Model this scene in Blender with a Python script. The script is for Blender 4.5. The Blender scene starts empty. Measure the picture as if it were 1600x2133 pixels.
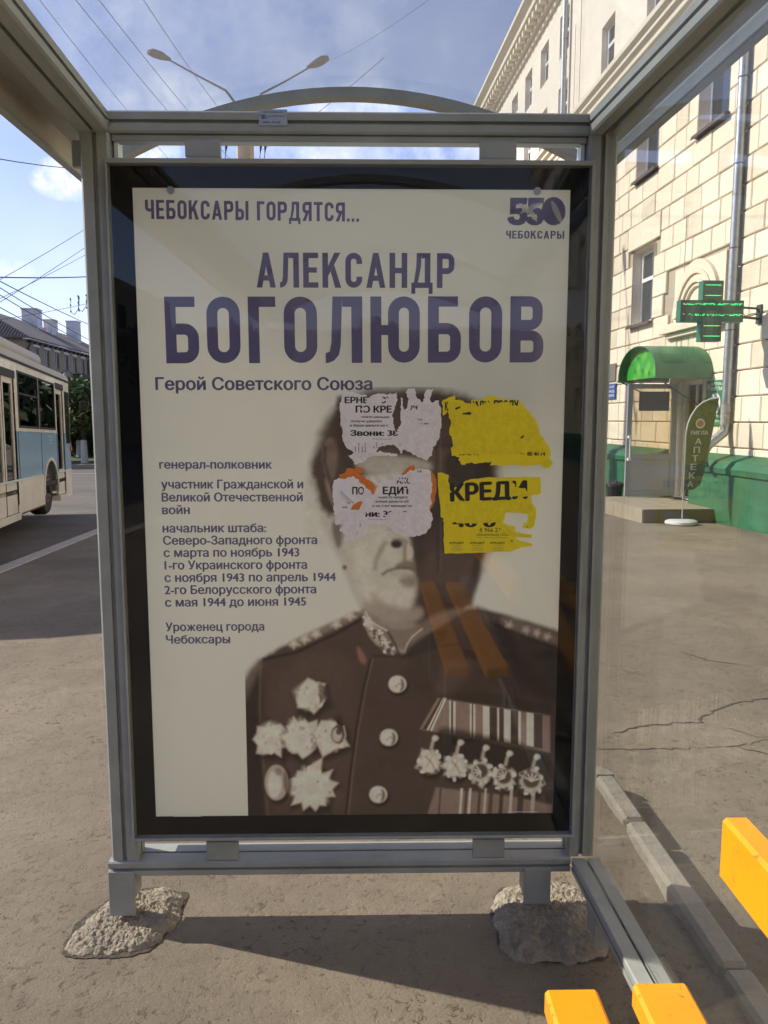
import bpy, math, random
import numpy as np
from mathutils import Vector, Matrix
from mathutils.geometry import tessellate_polygon
R = math.radians
SC = bpy.context.scene
COL = SC.collection
random.seed(7)
rng = np.random.default_rng(7)

# ---------------------------------------------------------------- camera
CAM_H = 1.5
PITCH = R(6.9)
cam_d = bpy.data.cameras.new('camera')
cam_d.sensor_fit = 'VERTICAL'; cam_d.sensor_height = 24.0; cam_d.lens = 1600 / 2133 * 24.0
cam_d.clip_start = 0.05; cam_d.clip_end = 900
cam = bpy.data.objects.new('camera', cam_d); COL.objects.link(cam)
cam.location = (0, 0, CAM_H); cam.rotation_euler = (R(90) - PITCH, 0, 0)
SC.camera = cam

# ---------------------------------------------------------------- sky, sun, exposure
SUN_EL, SUN_AZ = R(35), R(-73.4)          # azimuth from +Y towards +X
EXPOSURE = 0.88
SKY_STRENGTH = 0.15
SUN_STRENGTH = 3.35
SC.view_settings.view_transform = 'Standard'
SC.view_settings.look = 'None'
SC.view_settings.exposure = EXPOSURE
SC.view_settings.gamma = 1
SC.view_settings.use_curve_mapping = False
SC.render.engine = 'CYCLES'
SC.cycles.max_bounces = 8
SC.cycles.transparent_max_bounces = 24
SC.cycles.glossy_bounces = 4
SC.cycles.diffuse_bounces = 4
SC.cycles.sample_clamp_indirect = 6
SC.cycles.use_denoising = True
SC.cycles.caustics_reflective = False
SC.cycles.caustics_refractive = False

def fw_dir(px, py):
    """direction seen at a pixel of the 1600x2133 photograph (used to read positions off it)"""
    a, b = (px - 800) / 1600, (py - 1066.5) / 1600
    c, s = math.cos(PITCH), math.sin(PITCH)
    return Vector((a, c - b * s, -s - b * c))

world = bpy.data.worlds.new('World'); SC.world = world; world.use_nodes = True
wn, wl = world.node_tree.nodes, world.node_tree.links
wn.clear()
w_out = wn.new('ShaderNodeOutputWorld'); w_bg = wn.new('ShaderNodeBackground')
w_bg.inputs[1].default_value = SKY_STRENGTH
sky = wn.new('ShaderNodeTexSky'); sky.sky_type = 'NISHITA'; sky.sun_disc = False
sky.sun_elevation = SUN_EL; sky.sun_rotation = SUN_AZ; sky.air_density = 1.0; sky.dust_density = .55; sky.ozone_density = 1.6
tc = wn.new('ShaderNodeTexCoord')
nz = wn.new('ShaderNodeTexNoise'); nz.inputs['Scale'].default_value = 13; nz.inputs['Detail'].default_value = 9; nz.inputs['Roughness'].default_value = 0.62
wl.new(tc.outputs['Generated'], nz.inputs['Vector'])
def wmath(op, a, b=None, c=None, clamp=False):
    n = wn.new('ShaderNodeMath'); n.operation = op; n.use_clamp = clamp
    for i, v in enumerate((a, b, c)):
        if v is None: continue
        if isinstance(v, (int, float)): n.inputs[i].default_value = v
        else: wl.new(v, n.inputs[i])
    return n.outputs[0]
total = None
# (direction px, radius, density, squash): single clouds low in the sky
for (px, py, rad, dens, sq) in ((140, 375, .042, 1.6, 1.7), (20, 560, .03, .5, 2.0), (262, 205, .035, .55, 1.6), (385, 205, .055, .85, 1.6),
                                (305, 315, .040, 1.25, 1.3), (640, 320, .10, .55, 3.0), (930, 300, .13, .62, 3.0), (760, 218, .09, .7, 3.0),
                                (200, 60, .25, .30, 1.5), (650, 90, .3, .26, 1.5)):
    d = fw_dir(px, py).normalized()
    sub = wn.new('ShaderNodeVectorMath'); sub.operation = 'SUBTRACT'; sub.inputs[1].default_value = d
    wl.new(tc.outputs['Generated'], sub.inputs[0])
    mul = wn.new('ShaderNodeVectorMath'); mul.operation = 'MULTIPLY'; mul.inputs[1].default_value = (1, 1, sq)
    wl.new(sub.outputs[0], mul.inputs[0])
    ln = wn.new('ShaderNodeVectorMath'); ln.operation = 'LENGTH'; wl.new(mul.outputs[0], ln.inputs[0])
    m = wmath('SUBTRACT', 1.0, wmath('DIVIDE', ln.outputs['Value'], rad), clamp=True)
    m = wmath('MULTIPLY', wmath('SQRT', m), dens)
    total = m if total is None else wmath('MAXIMUM', total, m)
cl = wmath('MULTIPLY', total, wmath('MULTIPLY_ADD', nz.outputs['Fac'], 3.2, -1.05, clamp=True), clamp=True)
# broad faint veil everywhere
nz2 = wn.new('ShaderNodeTexNoise'); nz2.inputs['Scale'].default_value = 3.1; nz2.inputs['Detail'].default_value = 6
wl.new(tc.outputs['Generated'], nz2.inputs['Vector'])
veil = wmath('MULTIPLY', wmath('MULTIPLY_ADD', nz2.outputs['Fac'], 3.0, -1.35, clamp=True), .22)
cl = wmath('MAXIMUM', cl, veil)
mixc = wn.new('ShaderNodeMixRGB'); mixc.inputs[2].default_value = (6.0, 5.9, 5.9, 1)
tint = wn.new('ShaderNodeVectorMath'); tint.operation = 'MULTIPLY'; tint.inputs[1].default_value = (.61, .565, .70)
wl.new(sky.outputs[0], tint.inputs[0])
wl.new(cl, mixc.inputs[0]); wl.new(tint.outputs[0], mixc.inputs[1])
wl.new(mixc.outputs[0], w_bg.inputs[0]); wl.new(w_bg.outputs[0], w_out.inputs[0])

sun_d = bpy.data.lights.new('sun', 'SUN'); sun_d.energy = SUN_STRENGTH; sun_d.angle = R(0.53); sun_d.color = (1.0, 0.92, 0.78)
sun = bpy.data.objects.new('sun', sun_d); COL.objects.link(sun)
to_sun = Vector((math.sin(SUN_AZ) * math.cos(SUN_EL), math.cos(SUN_AZ) * math.cos(SUN_EL), math.sin(SUN_EL)))
sun.rotation_euler = to_sun.to_track_quat('Z', 'Y').to_euler()
sun.location = (-20, 10, 30)

# ---------------------------------------------------------------- frames and helpers
def frame(loc, rz, rx=0): return Matrix.Translation(loc) @ Matrix.Rotation(rz, 4, 'Z') @ Matrix.Rotation(rx, 4, 'X')
F_W = Matrix.Identity(4)
F_PAN = frame((0, 2.15, 0), R(1.0))       # u right along the shelter end wall, n away from the viewer, z up
F_ST = frame((0, 0, 0), R(4.29))          # t to the right, s along the street
def ground_z(t, s):
    k = min(1, max(0, (t + 2) / 4)); s0 = 3 * (1 - k) + 9 * k
    return -0.027 * max(0.0, s - s0)
F_BUS = frame((-6.62, 16.3, -0.315), R(12.7), math.atan(-.027))

BASE = {}
FRM = {}
class MB:
    def __init__(self): self.v = []; self.f = []; self.smooth = False
    def add(self, vs, fs):
        o = len(self.v); self.v += [tuple(x) for x in vs]; self.f += [tuple(i + o for i in q) for q in fs]; return self
    def box(self, x0, x1, y0, y1, z0, z1, ch=0):
        if x0 > x1: x0, x1 = x1, x0
        if y0 > y1: y0, y1 = y1, y0
        if z0 > z1: z0, z1 = z1, z0
        if ch <= 0:
            v = [(x, y, z) for z in (z0, z1) for y in (y0, y1) for x in (x0, x1)]
            return self.add(v, [(0, 2, 3, 1), (4, 5, 7, 6), (0, 1, 5, 4), (2, 6, 7, 3), (0, 4, 6, 2), (1, 3, 7, 5)])
        # chamfered box (all edges)
        c = ch; P = []
        idx = {}
        for sx in (0, 1):
            for sy in (0, 1):
                for sz in (0, 1):
                    X, Y, Z = (x0, x1)[sx], (y0, y1)[sy], (z0, z1)[sz]
                    dx, dy, dz = (c, -c)[sx], (c, -c)[sy], (c, -c)[sz]
                    idx[(sx, sy, sz)] = len(P)
                    P += [(X, Y + dy, Z + dz), (X + dx, Y, Z + dz), (X + dx, Y + dy, Z)]
        I = lambda a, b, d, k: idx[(a, b, d)] + k
        fs = []
        for s in (0, 1):
            q = [I(s, 0, 0, 0), I(s, 1, 0, 0), I(s, 1, 1, 0), I(s, 0, 1, 0)]; fs.append(q if s else q[::-1])
            q = [I(0, s, 0, 1), I(0, s, 1, 1), I(1, s, 1, 1), I(1, s, 0, 1)]; fs.append(q if s else q[::-1])
            q = [I(0, 0, s, 2), I(1, 0, s, 2), I(1, 1, s, 2), I(0, 1, s, 2)]; fs.append(q if s else q[::-1])
        for a in (0, 1):
            for b in (0, 1):
                q = [I(a, b, 0, 0), I(a, b, 0, 1), I(a, b, 1, 1), I(a, b, 1, 0)]; fs.append(q if a != b else q[::-1])
                q = [I(a, 0, b, 0), I(a, 0, b, 2), I(a, 1, b, 2), I(a, 1, b, 0)]; fs.append(q if a == b else q[::-1])
                q = [I(0, a, b, 1), I(0, a, b, 2), I(1, a, b, 2), I(1, a, b, 1)]; fs.append(q if a != b else q[::-1])
                for d in (0, 1):
                    q = [I(a, b, d, 0), I(a, b, d, 1), I(a, b, d, 2)]; fs.append(q if (a + b + d) % 2 else q[::-1])
        return self.add(P, fs)
    def prism(self, prof, p0, p1, xa, ya, caps=True):
        """2D profile swept straight from p0 to p1; xa, ya are the profile's axes"""
        p0, p1, xa, ya = map(Vector, (p0, p1, xa, ya)); n = len(prof)
        v = [p + xa * a + ya * b for p in (p0, p1) for a, b in prof]
        f = [(i, (i + 1) % n, (i + 1) % n + n, i + n) for i in range(n)]
        if caps: f += [tuple(range(n))[::-1], tuple(range(n, 2 * n))]
        return self.add(v, f)
    def tube(self, pts, r, seg=8, caps=True):
        pts = [Vector(p) for p in pts]; rings = []
        for i, p in enumerate(pts):
            d = (pts[min(i + 1, len(pts) - 1)] - pts[max(i - 1, 0)]).normalized()
            a = d.cross(Vector((0, 0, 1)));
            if a.length < 1e-3: a = Vector((1, 0, 0))
            a.normalize(); b = a.cross(d).normalized()
            rr = r[i] if isinstance(r, (list, tuple)) else r
            rings.append([p + (a * math.cos(2 * math.pi * k / seg) + b * math.sin(2 * math.pi * k / seg)) * rr for k in range(seg)])
        v = [x for q in rings for x in q]
        f = [(i * seg + k, i * seg + (k + 1) % seg, (i + 1) * seg + (k + 1) % seg, (i + 1) * seg + k) for i in range(len(pts) - 1) for k in range(seg)]
        if caps: f += [tuple(range(seg))[::-1], tuple(range((len(pts) - 1) * seg, len(pts) * seg))]
        return self.add(v, f)
    def plate(self, outer, holes=(), to3=None, nrm=None, th=0.0):
        """flat outline with holes; to3 maps (a,b) to 3D; th thickens it backwards along nrm"""
        loops = [[Vector((a, b, 0)) for a, b in outer]] + [[Vector((a, b, 0)) for a, b in h] for h in holes]
        tri = tessellate_polygon(loops)
        flat = [p for l in loops for p in l]
        tri = [t for t in tri if abs((flat[t[1]] - flat[t[0]]).cross(flat[t[2]] - flat[t[0]]).z) > 1e-12]
        tri = [t if (flat[t[1]] - flat[t[0]]).cross(flat[t[2]] - flat[t[0]]).z > 0 else t[::-1] for t in tri]
        v = [Vector(to3(p.x, p.y)) for p in flat]; n = len(v); f = list(tri)
        if th:
            nv = Vector(nrm); v = v + [p - nv * th for p in v]
            f += [tuple(i + n for i in t[::-1]) for t in tri]
            o = 0
            for l in loops:
                m = len(l)
                f += [(o + i, o + i + n, o + (i + 1) % m + n, o + (i + 1) % m) for i in range(m)]
                o += m
        return self.add(v, f)
    def mesh(self, name, base=(0, 0, 0), mat=None, smooth=False):
        me = bpy.data.meshes.new(name); b = Vector(base)
        me.from_pydata([tuple(Vector(p) - b) for p in self.v], [], self.f)
        if mat: me.materials.append(mat)
        if smooth or self.smooth:
            for p in me.polygons: p.use_smooth = True
            if smooth == 'auto':
                me.set_sharp_from_angle(angle=R(35))
        return me

def meta(o, label=None, cat=None, group=None, kind=None):
    if label: o['label'] = label
    if cat: o['category'] = cat
    if group: o['group'] = group
    if kind: o['kind'] = kind
def thing(name, label, cat, fr, base, group=None, kind=None):
    o = bpy.data.objects.new(name, None); COL.objects.link(o); o.empty_display_size = .1
    o.matrix_world = fr @ Matrix.Translation(base); BASE[o.name] = Vector(base); FRM[o.name] = fr
    meta(o, label, cat, group, kind); return o
def part(name, mb, mat, parent, label=None, smooth=False, kind=None):
    o = bpy.data.objects.new(name, mb.mesh(name, BASE[parent.name], mat, smooth)); COL.objects.link(o)
    o.parent = parent; BASE[o.name] = BASE[parent.name]; FRM[o.name] = FRM[parent.name]
    meta(o, label, kind=kind); return o
def solo(name, mb, mat, label, cat, fr, base, group=None, kind=None, smooth=False):
    o = bpy.data.objects.new(name, mb.mesh(name, base, mat, smooth)); COL.objects.link(o)
    o.matrix_world = fr @ Matrix.Translation(base); BASE[o.name] = Vector(base); FRM[o.name] = fr
    meta(o, label, cat, group, kind); return o

# ---------------------------------------------------------------- materials
def mat(name, col, rough=.6, metal=0, spec=.5, bump=(), var=0, varscale=5, emit=None, coat=0, trans=0):
    """principled material; var mixes a noise tint, bump = list of (scale, strength, detail)"""
    m = bpy.data.materials.new(name); m.use_nodes = True
    n, l = m.node_tree.nodes, m.node_tree.links; p = n['Principled BSDF']
    p.inputs['Base Color'].default_value = (*col, 1); p.inputs['Roughness'].default_value = rough
    p.inputs['Metallic'].default_value = metal; p.inputs['Specular IOR Level'].default_value = spec
    p.inputs['Coat Weight'].default_value = coat
    if trans: p.inputs['Transmission Weight'].default_value = trans
    if emit: p.inputs['Emission Color'].default_value = (*emit[0], 1); p.inputs['Emission Strength'].default_value = emit[1]
    t = n.new('ShaderNodeTexCoord')
    if var:
        z = n.new('ShaderNodeTexNoise'); z.inputs['Scale'].default_value = varscale; z.inputs['Detail'].default_value = 7; z.inputs['Roughness'].default_value = .65
        l.new(t.outputs['Object'], z.inputs['Vector'])
        r = n.new('ShaderNodeMapRange'); r.inputs[1].default_value = .3; r.inputs[2].default_value = .7; r.inputs[3].default_value = 1 - var; r.inputs[4].default_value = 1 + var * .6
        l.new(z.outputs['Fac'], r.inputs[0])
        x = n.new('ShaderNodeVectorMath'); x.operation = 'SCALE'; x.inputs[0].default_value = col
        l.new(r.outputs[0], x.inputs['Scale']); l.new(x.outputs[0], p.inputs['Base Color'])
        r2 = n.new('ShaderNodeMapRange'); r2.inputs[3].default_value = max(.02, rough - .12); r2.inputs[4].default_value = min(1, rough + .15)
        l.new(z.outputs['Fac'], r2.inputs[0]); l.new(r2.outputs[0], p.inputs['Roughness'])
    prev = None
    for sc, st, de in bump:
        z = n.new('ShaderNodeTexNoise'); z.inputs['Scale'].default_value = sc; z.inputs['Detail'].default_value = de
        l.new(t.outputs['Object'], z.inputs['Vector'])
        b = n.new('ShaderNodeBump'); b.inputs['Strength'].default_value = st; b.inputs['Distance'].default_value = .6 / sc
        l.new(z.outputs['Fac'], b.inputs['Height'])
        if prev: l.new(prev, b.inputs['Normal'])
        prev = b.outputs[0]
    if prev: l.new(prev, p.inputs['Normal'])
    return m

def glass_mat(name, tint=(.93, .96, .95), haze=0.0, r0=.04, dirt=0.0, rough=0.0, dirt_scale=3):
    """thin clear sheet: see-through mixed with a mirror by the angle (Schlick), plus a film of dust"""
    m = bpy.data.materials.new(name); m.use_nodes = True
    n, l = m.node_tree.nodes, m.node_tree.links; n.clear()
    out = n.new('ShaderNodeOutputMaterial')
    tr = n.new('ShaderNodeBsdfTransparent'); tr.inputs[0].default_value = (*tint, 1)
    gl = n.new('ShaderNodeBsdfGlossy'); gl.inputs['Roughness'].default_value = rough
    g = n.new('ShaderNodeNewGeometry')
    dot = n.new('ShaderNodeVectorMath'); dot.operation = 'DOT_PRODUCT'; l.new(g.outputs['Incoming'], dot.inputs[0]); l.new(g.outputs['Normal'], dot.inputs[1])
    def mt(op, a, b=None, c=None, clamp=False):
        k = n.new('ShaderNodeMath'); k.operation = op; k.use_clamp = clamp
        for i, v in enumerate((a, b, c)):
            if v is None: continue
            if isinstance(v, (int, float)): k.inputs[i].default_value = v
            else: l.new(v, k.inputs[i])
        return k.outputs[0]
    c = mt('ABSOLUTE', dot.outputs['Value'])
    f = mt('MULTIPLY_ADD', mt('POWER', mt('SUBTRACT', 1.0, c, clamp=True), 5.0), 1 - r0, r0, clamp=True)
    mx = n.new('ShaderNodeMixShader'); l.new(f, mx.inputs[0]); l.new(tr.outputs[0], mx.inputs[1]); l.new(gl.outputs[0], mx.inputs[2])
    last = mx.outputs[0]
    if haze or dirt:
        df = n.new('ShaderNodeBsdfDiffuse'); df.inputs[0].default_value = (.8, .8, .77, 1)
        tl = n.new('ShaderNodeBsdfTranslucent'); tl.inputs[0].default_value = (.8, .8, .77, 1)
        ad = n.new('ShaderNodeMixShader'); ad.inputs[0].default_value = .5; l.new(df.outputs[0], ad.inputs[1]); l.new(tl.outputs[0], ad.inputs[2])
        t = n.new('ShaderNodeTexCoord'); z = n.new('ShaderNodeTexNoise'); z.inputs['Scale'].default_value = dirt_scale; z.inputs['Detail'].default_value = 8; z.inputs['Roughness'].default_value = .7
        l.new(t.outputs['Object'], z.inputs['Vector'])
        hz = mt('MULTIPLY_ADD', mt('MULTIPLY_ADD', z.outputs['Fac'], 2.4, -.8, clamp=True), dirt, haze)
        m2 = n.new('ShaderNodeMixShader'); l.new(hz, m2.inputs[0]); l.new(last, m2.inputs[1]); l.new(ad.outputs[0], m2.inputs[2]); last = m2.outputs[0]
    l.new(last, out.inputs[0]); return m

def srgb(c):
    return tuple(((x / 255) / 12.92 if x / 255 <= .04045 else ((x / 255 + .055) / 1.055) ** 2.4) for x in c)

M = {}
M['alu'] = mat('grey_painted_aluminium', (.335, .355, .34), .42, 0, bump=((220, .08, 3), (3, .04, 4)), var=.22, varscale=5)
M['alu_dark'] = mat('groove_rubber', (.05, .05, .055), .7)
M['fascia'] = mat('bounce_tinted_fascia_metal', (.52, .47, .38), .5, 0, bump=((8, .05, 3),), var=.15, varscale=4)  # warm bounce light on the left fascia is put into this cream colour
M['steel'] = mat('galvanised_steel', (.40, .42, .43), .38, .75, bump=((60, .1, 4),), var=.18, varscale=14)
M['black'] = mat('black_backing', (.010, .010, .011), .95, spec=.05)
M['paper'] = mat('poster_paper', (.84, .83, .75), .55, bump=((5, .12, 2),), var=.03, varscale=3)
def backlit(name, col, f, vcol=None):
    m = bpy.data.materials.new(name); m.use_nodes = True; n, l = m.node_tree.nodes, m.node_tree.links; p = n['Principled BSDF']; p.inputs['Roughness'].default_value = .55
    t = n.new('ShaderNodeBsdfTranslucent'); mx = n.new('ShaderNodeMixShader'); mx.inputs[0].default_value = f
    if vcol:
        c = n.new('ShaderNodeVertexColor'); c.layer_name = vcol; l.new(c.outputs[0], p.inputs['Base Color']); l.new(c.outputs[0], t.inputs[0])
    else: p.inputs['Base Color'].default_value = (*col, 1); t.inputs[0].default_value = (*col, 1)
    tc_ = n.new('ShaderNodeTexCoord'); z = n.new('ShaderNodeTexNoise'); z.inputs['Scale'].default_value = 3.5; z.inputs['Detail'].default_value = 2; l.new(tc_.outputs['Object'], z.inputs['Vector'])
    b = n.new('ShaderNodeBump'); b.inputs['Strength'].default_value = .35; b.inputs['Distance'].default_value = .05; l.new(z.outputs['Fac'], b.inputs['Height']); l.new(b.outputs[0], p.inputs['Normal'])
    o = n['Material Output']; l.new(p.outputs[0], mx.inputs[1]); l.new(t.outputs[0], mx.inputs[2]); l.new(mx.outputs[0], o.inputs[0]); return m
PAPER = (.84, .83, .735)
M['paper'] = backlit('poster_paper', PAPER, .42)
M['print'] = backlit('sepia_print', PAPER, .42, 'print')
M['opal'] = backlit('added_opal_sun_diffuser', (.93, .93, .90), .85)  # added translucent rear sheet that passes sun through to brighten the poster
M['inner_white'] = mat('added_white_bounce_lining', (.85, .85, .82), .6)  # box walls made white to throw more light onto the poster's back
M['ink'] = mat('violet_ink', (.165, .145, .30), .5)
M['ink_k'] = mat('black_ink', (.02, .02, .022), .6)
M['ink_g'] = mat('grey_ink', (.2, .2, .2), .6)
M['white_print'] = mat('white_print', (.75, .75, .73), .5)
M['flyer_w'] = mat('white_flyer_paper', (.92, .90, .92), .8, bump=((60, .15, 5),), var=.06, varscale=40)
M['pulp_w'] = mat('torn_white_paper', (.91, .88, .90), .95, bump=((90, .35, 6),), var=.12, varscale=55)
M['flyer_y'] = mat('yellow_flyer_paper', (.93, .77, .02), .75, bump=((50, .15, 5),), var=.05, varscale=30)
M['pulp_y'] = mat('torn_yellow_paper', (.90, .75, .03), .95, bump=((80, .3, 6),), var=.12, varscale=40)
M['flyer_o'] = mat('orange_flyer_paper', (.80, .24, .05), .85, bump=((60, .5, 5),), var=.14, varscale=60)
M['glass_box'] = glass_mat('lightbox_glass', (.975, .98, .98), haze=0, r0=.030)
M['glass_wall'] = glass_mat('shelter_wall_glass', (.955, .97, .965), haze=.006, r0=.035, dirt=.02, dirt_scale=1.2)
M['roof_sheet'] = glass_mat('clear_roof_sheet', (.86, .89, .90), haze=.07, r0=.04, dirt=.05, dirt_scale=1.5)
def scuffed(name, base, under, grain):
    """enamel over wood: long grain relief, grimy patches and worn-through flecks"""
    m = bpy.data.materials.new(name); m.use_nodes = True; n, l = m.node_tree.nodes, m.node_tree.links; p = n['Principled BSDF']; p.inputs['Roughness'].default_value = .42
    t = n.new('ShaderNodeTexCoord'); mp = n.new('ShaderNodeMapping'); mp.inputs['Scale'].default_value = grain; l.new(t.outputs['Object'], mp.inputs[0])
    def nz_(sc, de, src=None, ro=.6):
        z = n.new('ShaderNodeTexNoise'); z.inputs['Scale'].default_value = sc; z.inputs['Detail'].default_value = de; z.inputs['Roughness'].default_value = ro; l.new(src or t.outputs['Object'], z.inputs['Vector']); return z.outputs['Fac']
    def rg(v, a, b, c, d):
        r = n.new('ShaderNodeMapRange'); l.new(v, r.inputs[0])
        for i, q in enumerate((a, b, c, d)): r.inputs[i + 1].default_value = q
        return r.outputs[0]
    g = nz_(60, 5, mp.outputs[0]); chips = rg(nz_(42, 6, None, .75), .625, .65, 0, 1); grime = rg(nz_(7, 5), .5, .75, 0, .35)
    m1 = n.new('ShaderNodeMixRGB'); m1.inputs[1].default_value = (*base, 1); m1.inputs[2].default_value = tuple(x * .55 for x in base) + (1,); l.new(grime, m1.inputs[0])
    m2 = n.new('ShaderNodeMixRGB'); m2.inputs[2].default_value = (*under, 1); l.new(chips, m2.inputs[0]); l.new(m1.outputs[0], m2.inputs[1]); l.new(m2.outputs[0], p.inputs['Base Color'])
    b = n.new('ShaderNodeBump'); b.inputs['Strength'].default_value = .35; b.inputs['Distance'].default_value = .002; l.new(g, b.inputs['Height'])
    b2 = n.new('ShaderNodeBump'); b2.inputs['Strength'].default_value = .6; b2.inputs['Distance'].default_value = .002; b2.invert = True; l.new(chips, b2.inputs['Height']); l.new(b.outputs[0], b2.inputs['Normal']); l.new(b2.outputs[0], p.inputs['Normal']); return m
M['yellow'] = scuffed('yellow_enamel', (.82, .335, .004), (.42, .20, .04), (1, .06, 1))
# ---------------------------------------------------------------- ground
def ground_mat(name, base, dark, pit=.5, stain=1.0, speck=.5):
    m = bpy.data.materials.new(name); m.use_nodes = True
    n, l = m.node_tree.nodes, m.node_tree.links; p = n['Principled BSDF']; p.inputs['Roughness'].default_value = .92
    p.inputs['Specular IOR Level'].default_value = .25
    t = n.new('ShaderNodeTexCoord')
    def noise(sc, de, ro=.6):
        z = n.new('ShaderNodeTexNoise'); z.inputs['Scale'].default_value = sc; z.inputs['Detail'].default_value = de; z.inputs['Roughness'].default_value = ro
        l.new(t.outputs['Object'], z.inputs['Vector']); return z.outputs['Fac']
    def rng_(v, a, b, c, d):
        r = n.new('ShaderNodeMapRange'); l.new(v, r.inputs[0])
        for i, q in enumerate((a, b, c, d)): r.inputs[i + 1].default_value = q
        return r.outputs[0]
    def mul(a, b):
        k = n.new('ShaderNodeMath'); k.operation = 'MULTIPLY'; l.new(a, k.inputs[0])
        if isinstance(b, float): k.inputs[1].default_value = b
        else: l.new(b, k.inputs[1])
        return k.outputs[0]
    big = mul(rng_(noise(.9, 5), .35, .65, 1 - .18 * stain, 1 + .12 * stain), rng_(noise(2.6, 8, .72), .62, .72, 1, .80))
    mid = rng_(noise(9, 6, .7), .3, .7, .88, 1.08)
    fine = rng_(noise(150, 4, .8), .3, .7, .80, 1.16)
    # crumbly pits gathered in patches
    v = n.new('ShaderNodeTexVoronoi'); v.inputs['Scale'].default_value = 48; v.feature = 'F1'
    wv = n.new('ShaderNodeVectorMath'); wv.operation = 'ADD'
    zz = n.new('ShaderNodeTexNoise'); zz.inputs['Scale'].default_value = 30; l.new(t.outputs['Object'], zz.inputs['Vector'])
    sv = n.new('ShaderNodeVectorMath'); sv.operation = 'SCALE'; sv.inputs['Scale'].default_value = .05; l.new(zz.outputs['Color'], sv.inputs[0])
    l.new(t.outputs['Object'], wv.inputs[0]); l.new(sv.outputs[0], wv.inputs[1]); l.new(wv.outputs[0], v.inputs['Vector'])
    patch = rng_(noise(3.2, 5, .7), .47, .62, 0, 1)
    pitm = n.new('ShaderNodeTexNoise'); pitm.inputs['Scale'].default_value = 34; pitm.inputs['Detail'].default_value = 3; pitm.inputs['Roughness'].default_value = .75
    l.new(wv.outputs[0], pitm.inputs['Vector'])
    pits = rng_(pitm.outputs['Fac'], .36, .44, 1, 0)
    pits = mul(pits, rng_(patch, 0, 1, .25, 1.0))
    dk = rng_(pits, 0, 1, 1, 1 - pit)
    tot = mul(mul(mul(big, mid), fine), dk)
    mx = n.new('ShaderNodeMixRGB'); mx.inputs[1].default_value = (*dark, 1); mx.inputs[2].default_value = (*base, 1)
    l.new(rng_(noise(.33, 3), .35, .6, 0.35, 1), mx.inputs[0])
    sc = n.new('ShaderNodeVectorMath'); sc.operation = 'SCALE'; l.new(mx.outputs[0], sc.inputs[0]); l.new(tot, sc.inputs['Scale'])
    # pale specks of stone
    v2 = n.new('ShaderNodeTexVoronoi'); v2.inputs['Scale'].default_value = 26; l.new(t.outputs['Object'], v2.inputs['Vector'])
    sp = mul(rng_(v2.outputs['Distance'], .05, .09, 1, 0), rng_(noise(11, 2), .52, .6, 0, speck))
    mx2 = n.new('ShaderNodeMixRGB'); mx2.inputs[2].default_value = (.45, .42, .37, 1); l.new(sp, mx2.inputs[0]); l.new(sc.outputs[0], mx2.inputs[1])
    l.new(mx2.outputs[0], p.inputs['Base Color'])
    h1 = n.new('ShaderNodeMath'); h1.operation = 'MULTIPLY_ADD'; l.new(pits, h1.inputs[0]); h1.inputs[1].default_value = -1.2; l.new(pitm.outputs['Fac'], h1.inputs[2])
    b1 = n.new('ShaderNodeBump'); b1.inputs['Strength'].default_value = .42; b1.inputs['Distance'].default_value = .008; l.new(h1.outputs[0], b1.inputs['Height'])
    b2 = n.new('ShaderNodeBump'); b2.inputs['Strength'].default_value = .5; b2.inputs['Distance'].default_value = .003; l.new(noise(190, 3, .8), b2.inputs['Height']); l.new(b1.outputs[0], b2.inputs['Normal'])
    b3 = n.new('ShaderNodeBump'); b3.inputs['Strength'].default_value = .2; b3.inputs['Distance'].default_value = .03; l.new(noise(6, 4), b3.inputs['Height']); l.new(b2.outputs[0], b3.inputs['Normal'])
    l.new(b3.outputs[0], p.inputs['Normal']); return m
M['asphalt'] = ground_mat('pavement_asphalt', (.222, .188, .140), (.170, .142, .108), pit=.5)
M['road'] = ground_mat('road_asphalt', (.150, .135, .115), (.12, .11, .10), pit=.2, speck=.1)
M['dirt'] = ground_mat('dusty_soil', (.205, .165, .118), (.16, .13, .095), pit=.5, speck=.9)
M['kerb_r'] = mat('pale_road_kerb', (.42, .40, .36), .9, bump=((35, .5, 6),), var=.16, varscale=3)
M['kerb'] = mat('concrete_kerb', (.27, .245, .20), .9, bump=((35, .5, 6), (150, .4, 4)), var=.16, varscale=10)
M['grass'] = mat('grass', (.05, .075, .02), .9, bump=((25, .8, 5),), var=.35, varscale=6)

KERB_T = -3.50      # street-side kerb line
def sheet(name, m, ts, ss, dz, label=None, drop=0):
    mb = MB(); nt = len(ts)
    for s in ss:
        for t in ts: mb.v.append((t, s, ground_z(t, s) + dz))
    for j in range(len(ss) - 1):
        for i in range(nt - 1): mb.f.append((j * nt + i, j * nt + i + 1, (j + 1) * nt + i + 1, (j + 1) * nt + i))
    o = solo(name, mb, m, label, None, F_ST, (0, 0, 0), kind='structure'); return o
ss_near = [-60, -30, -10, 0, 3, 4, 5, 6, 7, 8, 9, 10, 12, 14, 18, 24, 32, 44, 60, 90, 140, 220, 400]
sheet('pavement', M['asphalt'], [KERB_T - .02, -2, -1, 0, 1, 2, 4, 6.3], ss_near, 0, 'worn brown grey asphalt pavement around the shelter')
sheet('road', M['road'], [-30, -20, -14, -8, KERB_T], ss_near, -.12, 'grey asphalt road beside the pavement, in the bus shadow')
sheet('ground', M['road'], [-400, -200, -100, -60, 6, 60, 200, 400], [-400, -200, -60, 0, 3, 9, 20, 60, 100, 200, 400], -.5, 'far ground of the town')

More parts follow.
